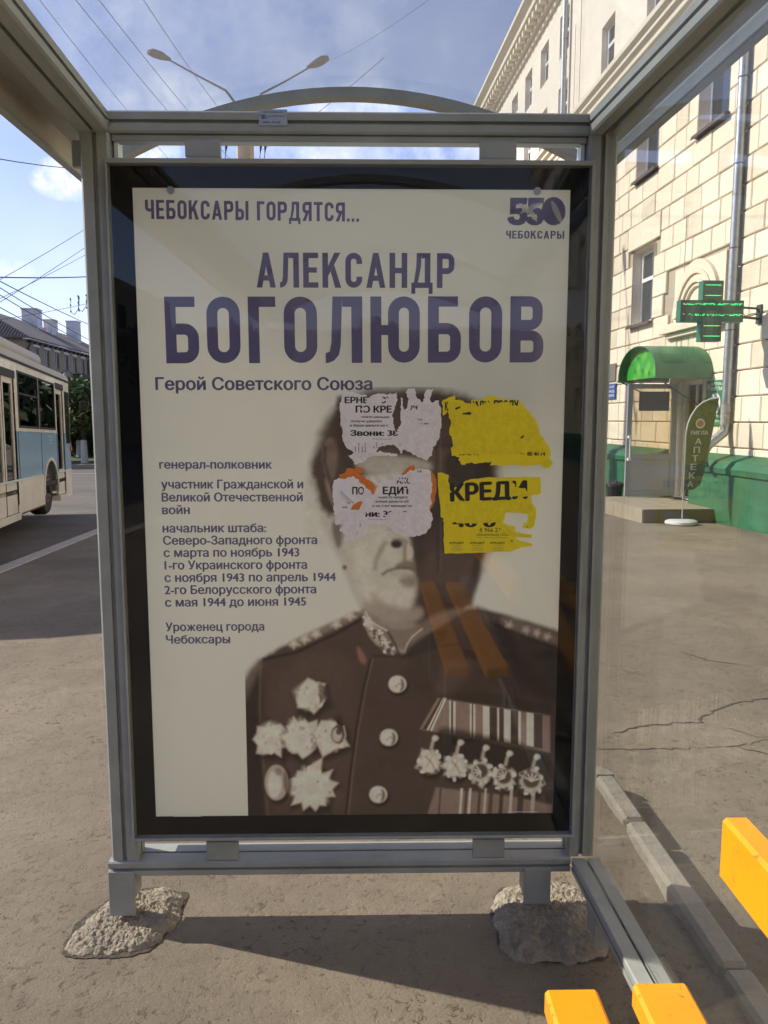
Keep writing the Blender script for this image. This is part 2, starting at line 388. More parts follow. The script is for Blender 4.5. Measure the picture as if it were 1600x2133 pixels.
# kerb stones along the road
def kerb_piece(L, w, h):
    return MB().box(0, w, 0.006, L - .006, -.25, h, .008)
kr = thing('road_kerb', 'pale concrete kerb between road and pavement', None, F_ST, (KERB_T, 0, 0), kind='structure')
km = kerb_piece(1.0, .19, .012).mesh('kerb_stone', (0, 0, 0), M['kerb_r'])
for i in range(-8, 60):
    o = bpy.data.objects.new('kerb_stone', km); COL.objects.link(o); o.parent = kr
    o.location = (-.19, i * 1.0, ground_z(KERB_T, i)); o.rotation_euler = (-math.atan(.027) if i > 3 else 0, 0, random.uniform(-.003, .003))

# verge and far kerb at the bend ahead
mb = MB()
ft = -40
for (t0, t1, s0, s1, z0, z1) in ((-60, KERB_T - 2.2, 42.6, 43.0, -1.6, -.93),):
    mb.box(t0, t1, s0, s1, z0, z1, .02)
solo('far_kerb', mb, M['kerb'], 'far concrete kerb at the bend of the road', None, F_ST, (-20, 42.8, -1), kind='structure')
mb = MB().box(-60, KERB_T - 2.2, 43.0, 58, -2, -.97)
solo('grass_verge', mb, M['grass'], 'green verge under the far trees', None, F_ST, (-20, 50, -1), kind='structure')
# painted line across the far carriageway
M['roadpaint'] = mat('worn_road_paint', (.5, .5, .47), .8, var=.3, varscale=3)
mb = MB()
for s in (36.5, ):
    z = ground_z(-10, s) - .113
    mb.add([(-30, s, z), (-4.5, s, z), (-4.5, s + .22, z - .006), (-30, s + .22, z - .006)], [(0, 1, 2, 3)])
solo('road_marking', mb, M['roadpaint'], 'thin pale line painted across the far road', None, F_ST, (-15, 36, -1), kind='structure')

# inner kerb at the right of the shelter and its strip of soil (panel frame)
kr2 = thing('shelter_kerb', 'low concrete kerb with a rounded end along the soil strip', None, F_PAN, (.86, 0, 0), kind='structure')
n0 = .74
spans = [(.74, .40), (.39, -.33), (-.34, -1.32), (-1.33, -2.32), (-2.33, -3.32), (-3.33, -4.3)]
for a, b in spans:
    mb = MB().box(.862 - .02, .938 - .02, b, a, -.1, .098, .012)
    # the kerb leans outwards with distance from the panel
    mb.v = [(u - .012 * (n) + .02, n, z) for u, n, z in mb.v]
    part('kerb_stone', mb, M['kerb'], kr2)
mb = MB()
prev = None; arc = []
for k in range(9):
    a = math.pi / 2 * k / 8
    arc.append((math.cos(a), math.sin(a)))
outer = [(.71 + .22 * c, .745 + .13 * s) for c, s in arc]; inner = [(.71 + .15 * c, .745 + .055 * s) for c, s in arc]
mb.plate(outer + inner[::-1], (), lambda a, b: (a, b, .095), (0, 0, 1), .19)
part('kerb_stone', mb, M['kerb'], kr2, 'curved end stone of the kerb')
mb = MB(); N1, N2 = 14, 90
for j in range(N2 + 1):
    for i in range(N1 + 1):
        u = .60 + (.868 - .60) * i / N1; nn = .80 - (5.0) * j / N2
        h = .004 + .05 * (i / N1) ** 1.3 + .008 * math.sin(nn * 7 + u * 20) + .006 * math.sin(nn * 23 - u * 31)
        if j == 0: h = -.01
        u2 = u - .012 * nn * (i / N1)
        mb.v.append((u2, nn, h if i else -.005))
for j in range(N2):
    for i in range(N1):
        a = j * (N1 + 1) + i; mb.f.append((a, a + N1 + 1, a + N1 + 2, a + 1))
mb.smooth = True
solo('soil_strip', mb, M['dirt'], 'dusty bare soil strip inside the low kerb', None, F_PAN, (.75, 0, 0), kind='structure')

# cracks in the asphalt: thin gaping ribbons with raised crumbled lips
def crack(pts, w, name='asphalt_crack'):
    P = [];
    for i in range(len(pts) - 1):
        (x0, y0), (x1, y1) = pts[i], pts[i + 1]
        L = math.hypot(x1 - x0, y1 - y0); k = max(2, int(L / .025))
        for j in range(k):
            f = j / k; P.append((x0 + (x1 - x0) * f + random.gauss(0, .006), y0 + (y1 - y0) * f + random.gauss(0, .006)))
    P.append(pts[-1]); mb = MB(); n = len(P)
    for i, (x, y) in enumerate(P):
        a, b = P[max(i - 1, 0)], P[min(i + 1, n - 1)]
        dx, dy = b[0] - a[0], b[1] - a[1]; L = math.hypot(dx, dy) or 1
        ww = w * random.uniform(.25, 1.1) * min(1, i / 3 + .1, (n - 1 - i) / 4 + .1)
        mb.v += [(x - dy / L * ww, y + dx / L * ww, .0025), (x + dy / L * ww, y - dx / L * ww, .0025)]
    for i in range(n - 1): mb.f.append((2 * i, 2 * i + 1, 2 * i + 3, 2 * i + 2))
    return mb
M['gap'] = mat('broken_asphalt_edge', (.085, .07, .052), 1, bump=((70, 1, 5),), var=.5, varscale=50)
M['crack'] = mat('crack_dirt', (.065, .055, .042), 1, bump=((90, .6, 4),), var=.3, varscale=60)
cl1 = [(1.36, 3.44), (1.51, 3.51), (1.70, 3.54), (1.85, 3.54), (1.87, 3.60), (2.0, 3.69), (2.15, 3.78), (2.37, 3.84), (3.0, 3.95)]
cl2 = [(1.20, 3.28), (1.45, 3.26), (1.68, 3.25), (1.87, 3.26), (2.07, 3.32), (2.6, 3.33)]
cl3 = [(1.87, 3.26), (1.97, 3.17), (2.1, 2.9), (2.3, 2.7)]
cl4 = [(1.9, 3.50), (2.02, 3.36), (2.1, 3.33)]
cl5 = [(1.5, 9.7), (3.0, 9.75), (4.6, 9.9)]
cl6 = [(2.28, 4.7), (2.36, 4.5), (2.6, 4.35)]
for c, w in ((cl1, .0075), (cl2, .004), (cl3, .005), (cl4, .004), (cl5, .014), (cl6, .006)):
    solo('asphalt_crack', crack(c, w), M['crack'], 'dark crack in the pavement asphalt', None, F_ST, (c[0][0], c[0][1], 0), kind='structure')
# loose stones and litter flecks: real crumbs on the ground
M['crumb'] = mat('pale_stone_crumbs', (.30, .26, .20), .95, var=.4, varscale=90)
mb = MB()
for k in range(2600):
    if random.random() < .6: x, y = random.uniform(-2.0, 1.2), random.uniform(1.5, 4.2)
    else: x, y = random.uniform(-3.2, 4.5), random.uniform(1.5, 9)
    r = random.uniform(.0012, .0042) * (1 + .25 * (y > 4)); a = random.uniform(0, 6.3); z = ground_z(x, y)
    c, s = math.cos(a) * r, math.sin(a) * r; h = r * random.uniform(.5, 1.1)
    mb.add([(x + c, y + s, z - .001), (x - s, y + c, z - .001), (x - c * 1.3, y - s, z - .001), (x + s, y - c * 1.2, z - .001), (x + c * .2, y + s * .2, z + h)], [(0, 1, 4), (1, 2, 4), (2, 3, 4), (3, 0, 4)])
solo('stone_crumbs', mb, M['crumb'], 'loose crumbs of stone scattered on the asphalt', None, F_ST, (0, 3, 0), kind='stuff')

# ---------------------------------------------------------------- concrete footings
M['footing'] = mat('rough_concrete', (.31, .27, .205), .97, bump=((40, .8, 7), (120, 1.0, 6), (300, .6, 3)), var=.38, varscale=26)
from mathutils import noise as mnoise
def footing(outline, h, label, seed):
    for _ in range(2): outline = [p for i in range(len(outline)) for p in ((outline[i][0] * .75 + outline[(i + 1) % len(outline)][0] * .25, outline[i][1] * .75 + outline[(i + 1) % len(outline)][1] * .25), (outline[i][0] * .25 + outline[(i + 1) % len(outline)][0] * .75, outline[i][1] * .25 + outline[(i + 1) % len(outline)][1] * .75))]
    mb = MB(); cx = sum(p[0] for p in outline) / len(outline); cy = sum(p[1] for p in outline) / len(outline)
    na, nr = 260, 80
    def rad(a):
        d = Vector((math.cos(a), math.sin(a))); best = 1
        n = len(outline)
        for i in range(n):
            ax, ay = outline[i][0] - cx, outline[i][1] - cy; bx, by = outline[(i + 1) % n][0] - cx, outline[(i + 1) % n][1] - cy
            ex, ey = bx - ax, by - ay; den = d.x * ey - d.y * ex
            if abs(den) < 1e-9: continue
            r = (ax * ey - ay * ex) / den; q = (ax * d.y - ay * d.x) / den
            if r > 0 and 0 <= q <= 1: return r
        return best
    mb.v.append((cx, cy, h))
    for j in range(1, nr + 1):
        f = j / nr
        for i in range(na):
            a = 2 * math.pi * i / na; r = rad(a) * (1.04 + .10 * mnoise.fractal(Vector((math.cos(a) * 2.2 + seed, math.sin(a) * 2.2, 1)), .7, 2.1, 4))
            x, y = cx + math.cos(a) * r * f, cy + math.sin(a) * r * f
            prof = h * min(1, (1 - f) * 3.0) ** .55
            nn = mnoise.fractal(Vector((x * 16, y * 16, seed)), .9, 2.1, 6) * .0065 + mnoise.fractal(Vector((x * 75, y * 75, seed)), .6, 2.1, 5) * .0055
            z = prof * (1 + .25 * (y - cy) / .15 * .4) + nn * min(1, (1 - f) * 8 + .25) - .012 * (f == 1)
            mb.v.append((x, y, max(z, -.02)))
    for i in range(na): mb.f.append((0, 1 + i, 1 + (i + 1) % na))
    for j in range(1, nr):
        for i in range(na):
            a = 1 + (j - 1) * na + i; b = 1 + (j - 1) * na + (i + 1) % na
            mb.f.append((a, a + na, b + na, b))
    mb.smooth = True
    return solo('concrete_footing', mb, M['footing'], label, 'concrete footing', F_PAN, (cx, cy, 0), 'concrete footings of the shelter')
footing([(-.91, -.135), (-.90, -.02), (-.86, .09), (-.77, .16), (-.66, .155), (-.62, .08), (-.63, -.04), (-.68, -.12), (-.78, -.135)], .026, 'rough pale concrete footing in sun under the left leg', 3)
footing([(.345, -.17), (.335, 0), (.36, .12), (.45, .17), (.60, .17), (.68, .08), (.69, -.06), (.66, -.15), (.5, -.20)], .028, 'rough concrete footing in shade under the right leg', 8)
# crumbled gap around each footing
def ring(outline, w, name):
    for _ in range(2): outline = [p for i in range(len(outline)) for p in ((outline[i][0] * .75 + outline[(i + 1) % len(outline)][0] * .25, outline[i][1] * .75 + outline[(i + 1) % len(outline)][1] * .25), (outline[i][0] * .25 + outline[(i + 1) % len(outline)][0] * .75, outline[i][1] * .25 + outline[(i + 1) % len(outline)][1] * .75))]
    mb = MB(); n = 90; cx = sum(p[0] for p in outline) / len(outline); cy = sum(p[1] for p in outline) / len(outline)
    P = []
    m = len(outline)
    for i in range(m):
        a, b = outline[i], outline[(i + 1) % m]
        for k in range(3): P.append((a[0] + (b[0] - a[0]) * k / 8, a[1] + (b[1] - a[1]) * k / 8))
    for i, (x, y) in enumerate(P):
        d = math.hypot(x - cx, y - cy); ux, uy = (x - cx) / d, (y - cy) / d
        q = w * (.7 + 1.6 * mnoise.fractal(Vector((x * 14, y * 14, 4)), .8, 2.1, 4)) + .004
        mb.v += [(x - ux * .02, y - uy * .02, .0028), (x + ux * max(.003, q), y + uy * max(.003, q), .0028)]
    n = len(P)
    for i in range(n): mb.f.append((2 * i, 2 * i + 1, (2 * i + 3) % (2 * n), (2 * i + 2) % (2 * n)))
    solo('asphalt_crack', mb, M['gap'], 'dark broken edge of asphalt round a footing', None, F_PAN, (cx, cy, 0), kind='structure')
ring([(-.91, -.135), (-.90, -.02), (-.86, .09), (-.77, .16), (-.66, .155), (-.62, .08), (-.63, -.04), (-.68, -.12), (-.78, -.135)], .014, 'a')
ring([(.345, -.17), (.335, 0), (.36, .12), (.45, .17), (.60, .17), (.68, .08), (.69, -.06), (.66, -.15), (.5, -.20)], .010, 'b')
# ---------------------------------------------------------------- bus shelter (panel frame)
def slot_profile(w, d, c=.006, g=.012, gd=.014, sides='fblr'):
    """closed outline of a slotted aluminium section, centred; slot in the middle of each named side"""
    P = []; x, y = w / 2, d / 2
    def side(a, b, has):
        (ax, ay), (bx, by) = a, b
        L = math.hypot(bx - ax, by - ay); ux, uy = (bx - ax) / L, (by - ay) / L; nx, ny = -uy, ux
        P.append(a)
        if has:
            mx, my = (ax + bx) / 2, (ay + by) / 2
            P.extend([(mx - ux * g / 2, my - uy * g / 2), (mx - ux * g / 2 + nx * gd, my - uy * g / 2 + ny * gd),
                      (mx + ux * g / 2 + nx * gd, my + uy * g / 2 + ny * gd), (mx + ux * g / 2, my + uy * g / 2)])
        P.append(b)
    side((-x + c, -y), (x - c, -y), 'f' in sides)
    side((x, -y + c), (x, y - c), 'r' in sides)
    side((x - c, y), (-x + c, y), 'b' in sides)
    side((-x, y - c), (-x, -y + c), 'l' in sides)
    return P
PX0, PX1 = -.768, .588      # centres of the end posts
shelter = thing('bus_shelter', 'grey metal bus shelter with clear curved roof and glass side', 'bus shelter', F_PAN, (-.1, -1.5, 0))
post_prof = slot_profile(.079, .075)
def post(u, n, z0=.200, z1=2.254): part('post', MB().prism(post_prof, (u, n, z0), (u, n, z1), (1, 0, 0), (0, 1, 0)), M['alu'], shelter)
post(PX0, .037); post(PX1, .037)
DL, DR = .04, .078
UL, UR, FL, FR = -.918, .706, .010, .060      # roof edges and their drift         # slight outward drift of the long side beams
N_END = -4.2
post(PX0 - DL * N_END * -1 * -1 + .0, N_END); post(PX1 - DR * N_END, N_END)
rail_prof = slot_profile(.072, .056, .005, .010, .012)
# end-wall rails
part('top_rail', MB().prism(rail_prof, (-.728 + .0, .036, 2.282), (.549, .036, 2.282), (0, 1, 0), (0, 0, 1)), M['alu'], shelter)
part('rail_lip', MB().box(-.727, .548, .012, .05, 2.236, 2.2535, .003), M['alu'], shelter)
bot_prof = slot_profile(.105, .045, .004, .009, .010)
part('bottom_rail', MB().prism(bot_prof, (-.815, .043, .1775), (.557, .043, .1775), (0, 1, 0), (0, 0, 1)), M['alu'], shelter)
# corner block where the rails meet, left and right
def beam(name, u0, zc, drift, w, h, prof=None, n0=.072, n1=N_END):
    pr = prof or slot_profile(w, h, .005, .010, .012)
    d = Vector((drift * -1 * (n1 - n0) * 1.0, n1 - n0, 0))
    return part(name, MB().prism(pr, (u0 - drift * n0, n0, zc), (u0 - drift * n1, n1, zc), (1, 0, 0), (0, 0, 1)), M['alu'], shelter)
beam('top_beam', PX0 + .0, 2.2825, .035, .079, .057)
beam('top_beam', PX1, 2.2825, DR, .079, .057)
part('beam_rib', MB().prism([(-.008, 0), (.008, 0), (.008, .014), (-.008, .014)], (PX0 - .046, .07, 2.262), (PX0 - .046 + .035 * 4.2, N_END, 2.262), (1, 0, 0), (0, 0, 1)), M['alu'], shelter)
beam('side_bottom_rail', .602, .1775, .035, .086, .045, slot_profile(.086, .045, .004, .008, .012), n0=-.0105)
# roof edge fascias
def fascia(u, z0, z1, drift, m, sgn):
    pr = [(-.004, 0), (.004, 0), (.004, z1 - z0), (-.004, z1 - z0)]
    a = MB().prism(pr, (u, .52, z0), (u - drift * (N_END - .52), N_END, z0), (1, 0, 0), (0, 0, 1))
    lip = [(-.004, 0), (sgn * -.03 - .0, 0), (sgn * -.03, .006), (-.004, .006)] if sgn < 0 else [(.004, 0), (.004, .006), (-.03, .006), (-.03, 0)]
    part('roof_fascia', a, m, shelter)
    b = MB().prism([(-.012, -.008), (.012, -.008), (.012, 0), (-.012, 0)], (u, .52, z0), (u - drift * (N_END - .52), N_END, z0), (1, 0, 0), (0, 0, 1))
    part('fascia_lip', b, M['alu'], shelter)
fascia(-.912, 2.228, 2.300, FL, M['fascia'], -1)
fascia(.703, 2.288, 2.335, FR, M['alu'], 1)
for ua_, ub_, dr_, z_ in ((-.908, PX0 - .040, FL, 2.3015), (PX1 + .040, .699, FR, 2.3015)):
    g_ = MB(); n0_, n1_ = .5, N_END
    g_.add([(u - dr_ * n, n, z) for z in (z_, z_ + .004) for n in (n0_, n1_) for u in (ua_, ub_)], [(0, 1, 3, 2), (4, 6, 7, 5), (0, 4, 5, 1), (2, 3, 7, 6), (0, 2, 6, 4), (1, 5, 7, 3)])
    part('gutter_floor', g_, M['alu'], shelter)
# outrigger brackets carrying the fascias
for n in (-1.35, -2.75, -4.15):
    part('fascia_bracket', MB().box(-.905 + FL * -n, PX0 + .035 * -n - .045, n - .02, n + .02, 2.262, 2.29, .003), M['alu'], shelter)
part('fascia_bracket', MB().box(-.860, -.8095, .085, .10, 2.19, 2.262, .003), M['alu'], shelter)
# curved roof ribs and sheet
UC, KZ, ZT = -.10, .345, 2.545
def zr(u): return ZT - KZ * (u - UC) ** 2
def rib(n, uL, uR, w=.045, th=.030):
    mb = MB(); N = 28
    for i in range(N + 1):
        u = uL + (uR - uL) * i / N; ue = UL + (UR - UL) * i / N; z = zr(ue)
        sl = -2 * KZ * (ue - UC); L = math.hypot(1, sl); nx, nz_ = -sl / L, 1 / L
        mb.v += [(u, n - w / 2, z), (u, n + w / 2, z), (u - nx * th, n + w / 2, z - nz_ * th), (u - nx * th, n - w / 2, z - nz_ * th)]
    for i in range(N):
        a = i * 4
        for k in range(4): mb.f.append((a + k, a + (k + 1) % 4, a + 4 + (k + 1) % 4, a + 4 + k))
    mb.f += [(0, 3, 2, 1), (N * 4, N * 4 + 1, N * 4 + 2, N * 4 + 3)]
    part('roof_rib', mb, M['alu'], shelter)
rib(.45, UL + .004, UR - .004)
for n in (-1.35, -2.75, -4.15): rib(n, UL + .004 - FL * n, UR - .004 - FR * n)
mb = MB(); N = 30; ns = [.485, 0, -1.35, -2.75, -4.22]
for n in ns:
    for i in range(N + 1):
        u = (UL - FL * (n - .5)) * (1 - i / N) + (UR - FR * (n - .5)) * i / N
        mb.v.append((u, n, zr(UL + (UR - UL) * i / N) + .006))
nv = len(mb.v); mb.v += [(x, y, z - .005) for x, y, z in mb.v]
for j in range(len(ns) - 1):
    for i in range(N):
        a = j * (N + 1) + i; mb.f.append((a, a + N + 1, a + N + 2, a + 1)); mb.f.append((a + nv, a + 1 + nv, a + N + 2 + nv, a + N + 1 + nv))
mb.smooth = True
part('roof_sheet', mb, M['roof_sheet'], shelter)
mb = MB()
for i in range(N + 1):
    u = UL + (UR - UL) * i / N; mb.v += [(u, .486, zr(u) + .012), (u, .500, zr(u) + .012), (u, .500, zr(u) - .006), (u, .486, zr(u) - .006)]
for i in range(N):
    a = i * 4
    for k in range(4): mb.f.append((a + k, a + 4 + k, a + 4 + (k + 1) % 4, a + (k + 1) % 4))
M['trim'] = mat('pale_sheet_edge', (.62, .70, .66), .4)
part('roof_edge_trim', mb, M['trim'], shelter)
# glass of the long side
gu = .598
mb = MB(); th = .003
def gp(n, z, o): return (gu - .055 * n + o, n, z)
for n0_, n1_ in ((-.012, -1.38), (-1.39, -2.76), (-2.77, -4.16)):
    m2 = MB(); m2.add([gp(n, z, o) for n in (n0_, n1_) for z in (.200, 2.254) for o in (-th, th)], [(0, 1, 3, 2), (4, 6, 7, 5), (0, 4, 5, 1), (2, 3, 7, 6), (0, 2, 6, 4), (1, 5, 7, 3)])
    part('glass_pane', m2, M['glass_wall'], shelter)
# brackets that hold the advertising box
for a, b in ((-.528, -.434), (.256, .354)):
    part('box_bracket', MB().box(a, b, -.004, .012, 2.192, 2.235, .001), M['alu'], shelter)
for a, b in ((-.526, -.432), (.265, .359)):
    part('box_bracket', MB().box(a, b, -.004, .012, .201, .258, .001), M['alu'], shelter)
# inner light strips beside the box (box holders seen in the gap)
for u in (-.722, .545 - .012):
    part('side_channel', MB().box(u, u + .010, .02, .06, 2.16, 2.2355), M['trim'], shelter)
# legs
def leg(u0, u1, n, z0, z1, back=.07):
    mb = MB(); mb.box(u0, u1, n, n + .006, z0, z1, .0015); mb.box(u1 - .006, u1, n + .0065, n + back, z0 + .05, z1 - .001)
    mb.box(u0, u0 + .006, n + .0065, n + back, z0 + .02, z1 - .001)
    part('leg', mb, M['alu'], shelter)
leg(-.814, -.738, -.018, .036, .1545 + .02)
leg(.417, .497, -.018, .060, .1545 + .02)
leg(.575, .640, -.20, .05, .1545)
leg(.625, .690, -1.6, .0, .1545); leg(.68, .75, -4.1, 0, .1545)
part('leg', MB().box(-.79, -.74, N_END - .03, N_END + .03, 0, .20), M['alu'], shelter)
part('foot_bolt', MB().tube([(.625, -.135, 0), (.625, -.135, .085)], .008, 8), mat('rusty_bolt', (.12, .07, .035), .85), shelter)
# corner caps
part('corner_cap', MB().box(-.8075, -.7285, .0, .0745, 2.2545, 2.3105, .004), M['alu'], shelter)
part('corner_cap', MB().box(.5495, .6285, .0, .0745, 2.2545, 2.3105, .004), M['alu'], shelter)

# ---------------------------------------------------------------- lettering tools
_tc = {}
LIFT = .00006
def text_geo(body, bold=0.0):
    k_ = (body, bold)
    if k_ in _tc: return _tc[k_]
    c = bpy.data.curves.new('tmp', 'FONT'); c.body = body; c.size = 1; c.resolution_u = 3; c.offset = bold
    o = bpy.data.objects.new('tmp', c); COL.objects.link(o); bpy.context.view_layer.update()
    cu = o.to_curve(bpy.context.evaluated_depsgraph_get()); loops = []
    for sp in cu.splines:
        P = []; bp = sp.bezier_points; n = len(bp)
        for i in range(n):
            a, b = bp[i], bp[(i + 1) % n]; p0, p1, p2, p3 = a.co, a.handle_right, b.handle_left, b.co
            d1 = (p3 - p0).length; st = abs((p1 - p0).cross(p3 - p0).z) + abs((p2 - p0).cross(p3 - p0).z) < 1e-4 * max(d1, .01)
            for k in range(1 if st else 4):
                t = k / 4; q = p0 * (1 - t) ** 3 + p1 * 3 * t * (1 - t) ** 2 + p2 * 3 * t * t * (1 - t) + p3 * t ** 3
                if not P or (Vector((q.x, q.y)) - Vector(P[-1])).length > 1e-4: P.append((q.x, q.y))
        if len(P) > 2: loops.append(P)
    o.to_curve_clear(); bpy.data.objects.remove(o); bpy.data.curves.remove(c)
    def area(P): return sum(P[i][0] * P[(i + 1) % len(P)][1] - P[(i + 1) % len(P)][0] * P[i][1] for i in range(len(P))) / 2
    def inside(p, P):
        r = False
        for i in range(len(P)):
            a, b = P[i], P[(i + 1) % len(P)]
            if (a[1] > p[1]) != (b[1] > p[1]) and p[0] < (b[0] - a[0]) * (p[1] - a[1]) / (b[1] - a[1]) + a[0]: r = not r
        return r
    def split(P, depth=0):
        n = len(P)
        for i in range(n):
            a, b = P[i], P[(i + 1) % n]
            for j in range(i + 2, n):
                if i == 0 and j == n - 1: continue
                c_, d_ = P[j], P[(j + 1) % n]
                r = (b[0] - a[0], b[1] - a[1]); s = (d_[0] - c_[0], d_[1] - c_[1]); den = r[0] * s[1] - r[1] * s[0]
                if abs(den) < 1e-12: continue
                t = ((c_[0] - a[0]) * s[1] - (c_[1] - a[1]) * s[0]) / den; u = ((c_[0] - a[0]) * r[1] - (c_[1] - a[1]) * r[0]) / den
                if 1e-6 < t < 1 - 1e-6 and 1e-6 < u < 1 - 1e-6 and depth < 6:
                    X = (a[0] + r[0] * t, a[1] + r[1] * t)
                    return split([X] + P[i + 1:j + 1], depth + 1) + split(P[:i + 1] + [X] + P[j + 1:], depth + 1)
        return [P] if abs(area(P)) > 1e-5 and n > 2 else []
    loops = [q for P in loops for q in split(P)]
    A = [area(P) for P in loops]; n_ = len(A)
    def within(i, j): return sum(inside(p, loops[j]) for p in loops[i]) > .85 * len(loops[i])
    par = {}
    for i in range(n_):
        cand = [j for j in range(n_) if j != i and A[i] * A[j] < 0 and abs(A[j]) > abs(A[i]) and within(i, j)]
        if cand: par[i] = min(cand, key=lambda j: abs(A[j]))
    outs = [i for i in range(n_) if i not in par]; holes = {i: [loops[k] for k in par if par[k] == i] for i in outs}
    v, f = [], []
    for i in outs:
        L3 = [[Vector((x, y, 0)) for x, y in L] for L in [loops[i]] + holes[i]]; base = len(v)
        v += [(x, y) for L in [loops[i]] + holes[i] for x, y in L]; f += [tuple(base + q for q in t) for t in tessellate_polygon(L3)]
    x0 = min(p[0] for p in v); x1 = max(p[0] for p in v)
    _tc[k_] = (v, f, x0, x1); return _tc[k_]
_h = text_geo('Н', 0.0); CAP = max(p[1] for p in _h[0])
def put_text(mb, body, p0, p1, cap, to3, bold=.02, geo=None):
    """text stretched between 2D points p0 and p1 on a plane, cap height given; to3 maps (a,b) to 3D"""
    v, f, x0, x1 = geo or text_geo(body, 0.0); capn = 1.0 if geo else CAP
    d = Vector((p1[0] - p0[0], p1[1] - p0[1])); L = d.length; e = d / L; q = Vector((-e.y, e.x))
    # heavier weights: the outline struck several times, each a hair in front of the last
    k = bold * 1.25
    hits = [(0, 0)] if (geo or bold <= 0) else [(-k, 0), (k, 0), (0, k * .5), (0, -k * .5)]
    for h, (hx, hy) in enumerate(hits):
        out = []
        for x, y in v:
            a = (x + hx - x0 + k) / (x1 - x0 + 2 * k) * L if not geo else (x - x0) / (x1 - x0) * L
            b = (y + hy) / capn * cap
            p = Vector(to3(p0[0] + e.x * a + q.x * b, p0[1] + e.y * a + q.y * b))
            out.append(p)
        if h:
            u_ = (Vector(to3(1, 0)) - Vector(to3(0, 0))); w_ = (Vector(to3(0, 1)) - Vector(to3(0, 0))); nv = u_.cross(w_).normalized() * (LIFT * h)
            out = [p + nv for p in out]
        mb.add(out, f)
# condensed heading letters drawn from bars and rounded bowls (unit height)
ST = .168
def g_arc(cx, cy, ro, ri, a0, a1, n=7, ky=1.0, riy=None):
    o = [(cx + ro * math.cos(a0 + (a1 - a0) * i / n), cy + ro * ky * math.sin(a0 + (a1 - a0) * i / n)) for i in range(n + 1)]
    riy = ri if riy is None else riy
    q = [(cx + ri * math.cos(a0 + (a1 - a0) * i / n), cy + riy * math.sin(a0 + (a1 - a0) * i / n)) for i in range(n + 1)]
    return [[o[i], o[i + 1], q[i + 1], q[i]] for i in range(n)]
def g_rect(a, b, c, d): return [[(a, b), (c, b), (c, d), (a, d)]]
def g_bowl(x0, x1, y0, y1, s=ST, r=.2):
    """D-shaped stroke open to the left between y0 and y1"""
    p = g_rect(x0, y0, x1 - r, y0 + s) + g_rect(x0, y1 - s, x1 - r, y1) + g_rect(x1 - s, y0 + r, x1, y1 - r)
    ri = max(r - s, .005)
    return p + g_arc(x1 - r, y0 + r, r, ri, -math.pi / 2, 0) + g_arc(x1 - r, y1 - r, r, ri, 0, math.pi / 2)
def g_O(w, s=ST, r=None, lo=0, hi=1, open_right=False):
    r = r or w / 2; ri = r - s; p = []
    p += g_arc(w / 2, hi - r, r, ri, 0, math.pi, 12) + g_arc(w / 2, lo + r, r, ri, math.pi, 2 * math.pi, 12)
    p += g_rect(0, lo + r, s, hi - r)
    if open_right: p += g_rect(w - s, hi - r - .07, w, hi - r) + g_rect(w - s, lo + r, w, lo + r + .07)
    else: p += g_rect(w - s, lo + r, w, hi - r)
    return p
def g_flip(p, w): return [[(w - x, y) for x, y in q][::-1] for q in p]
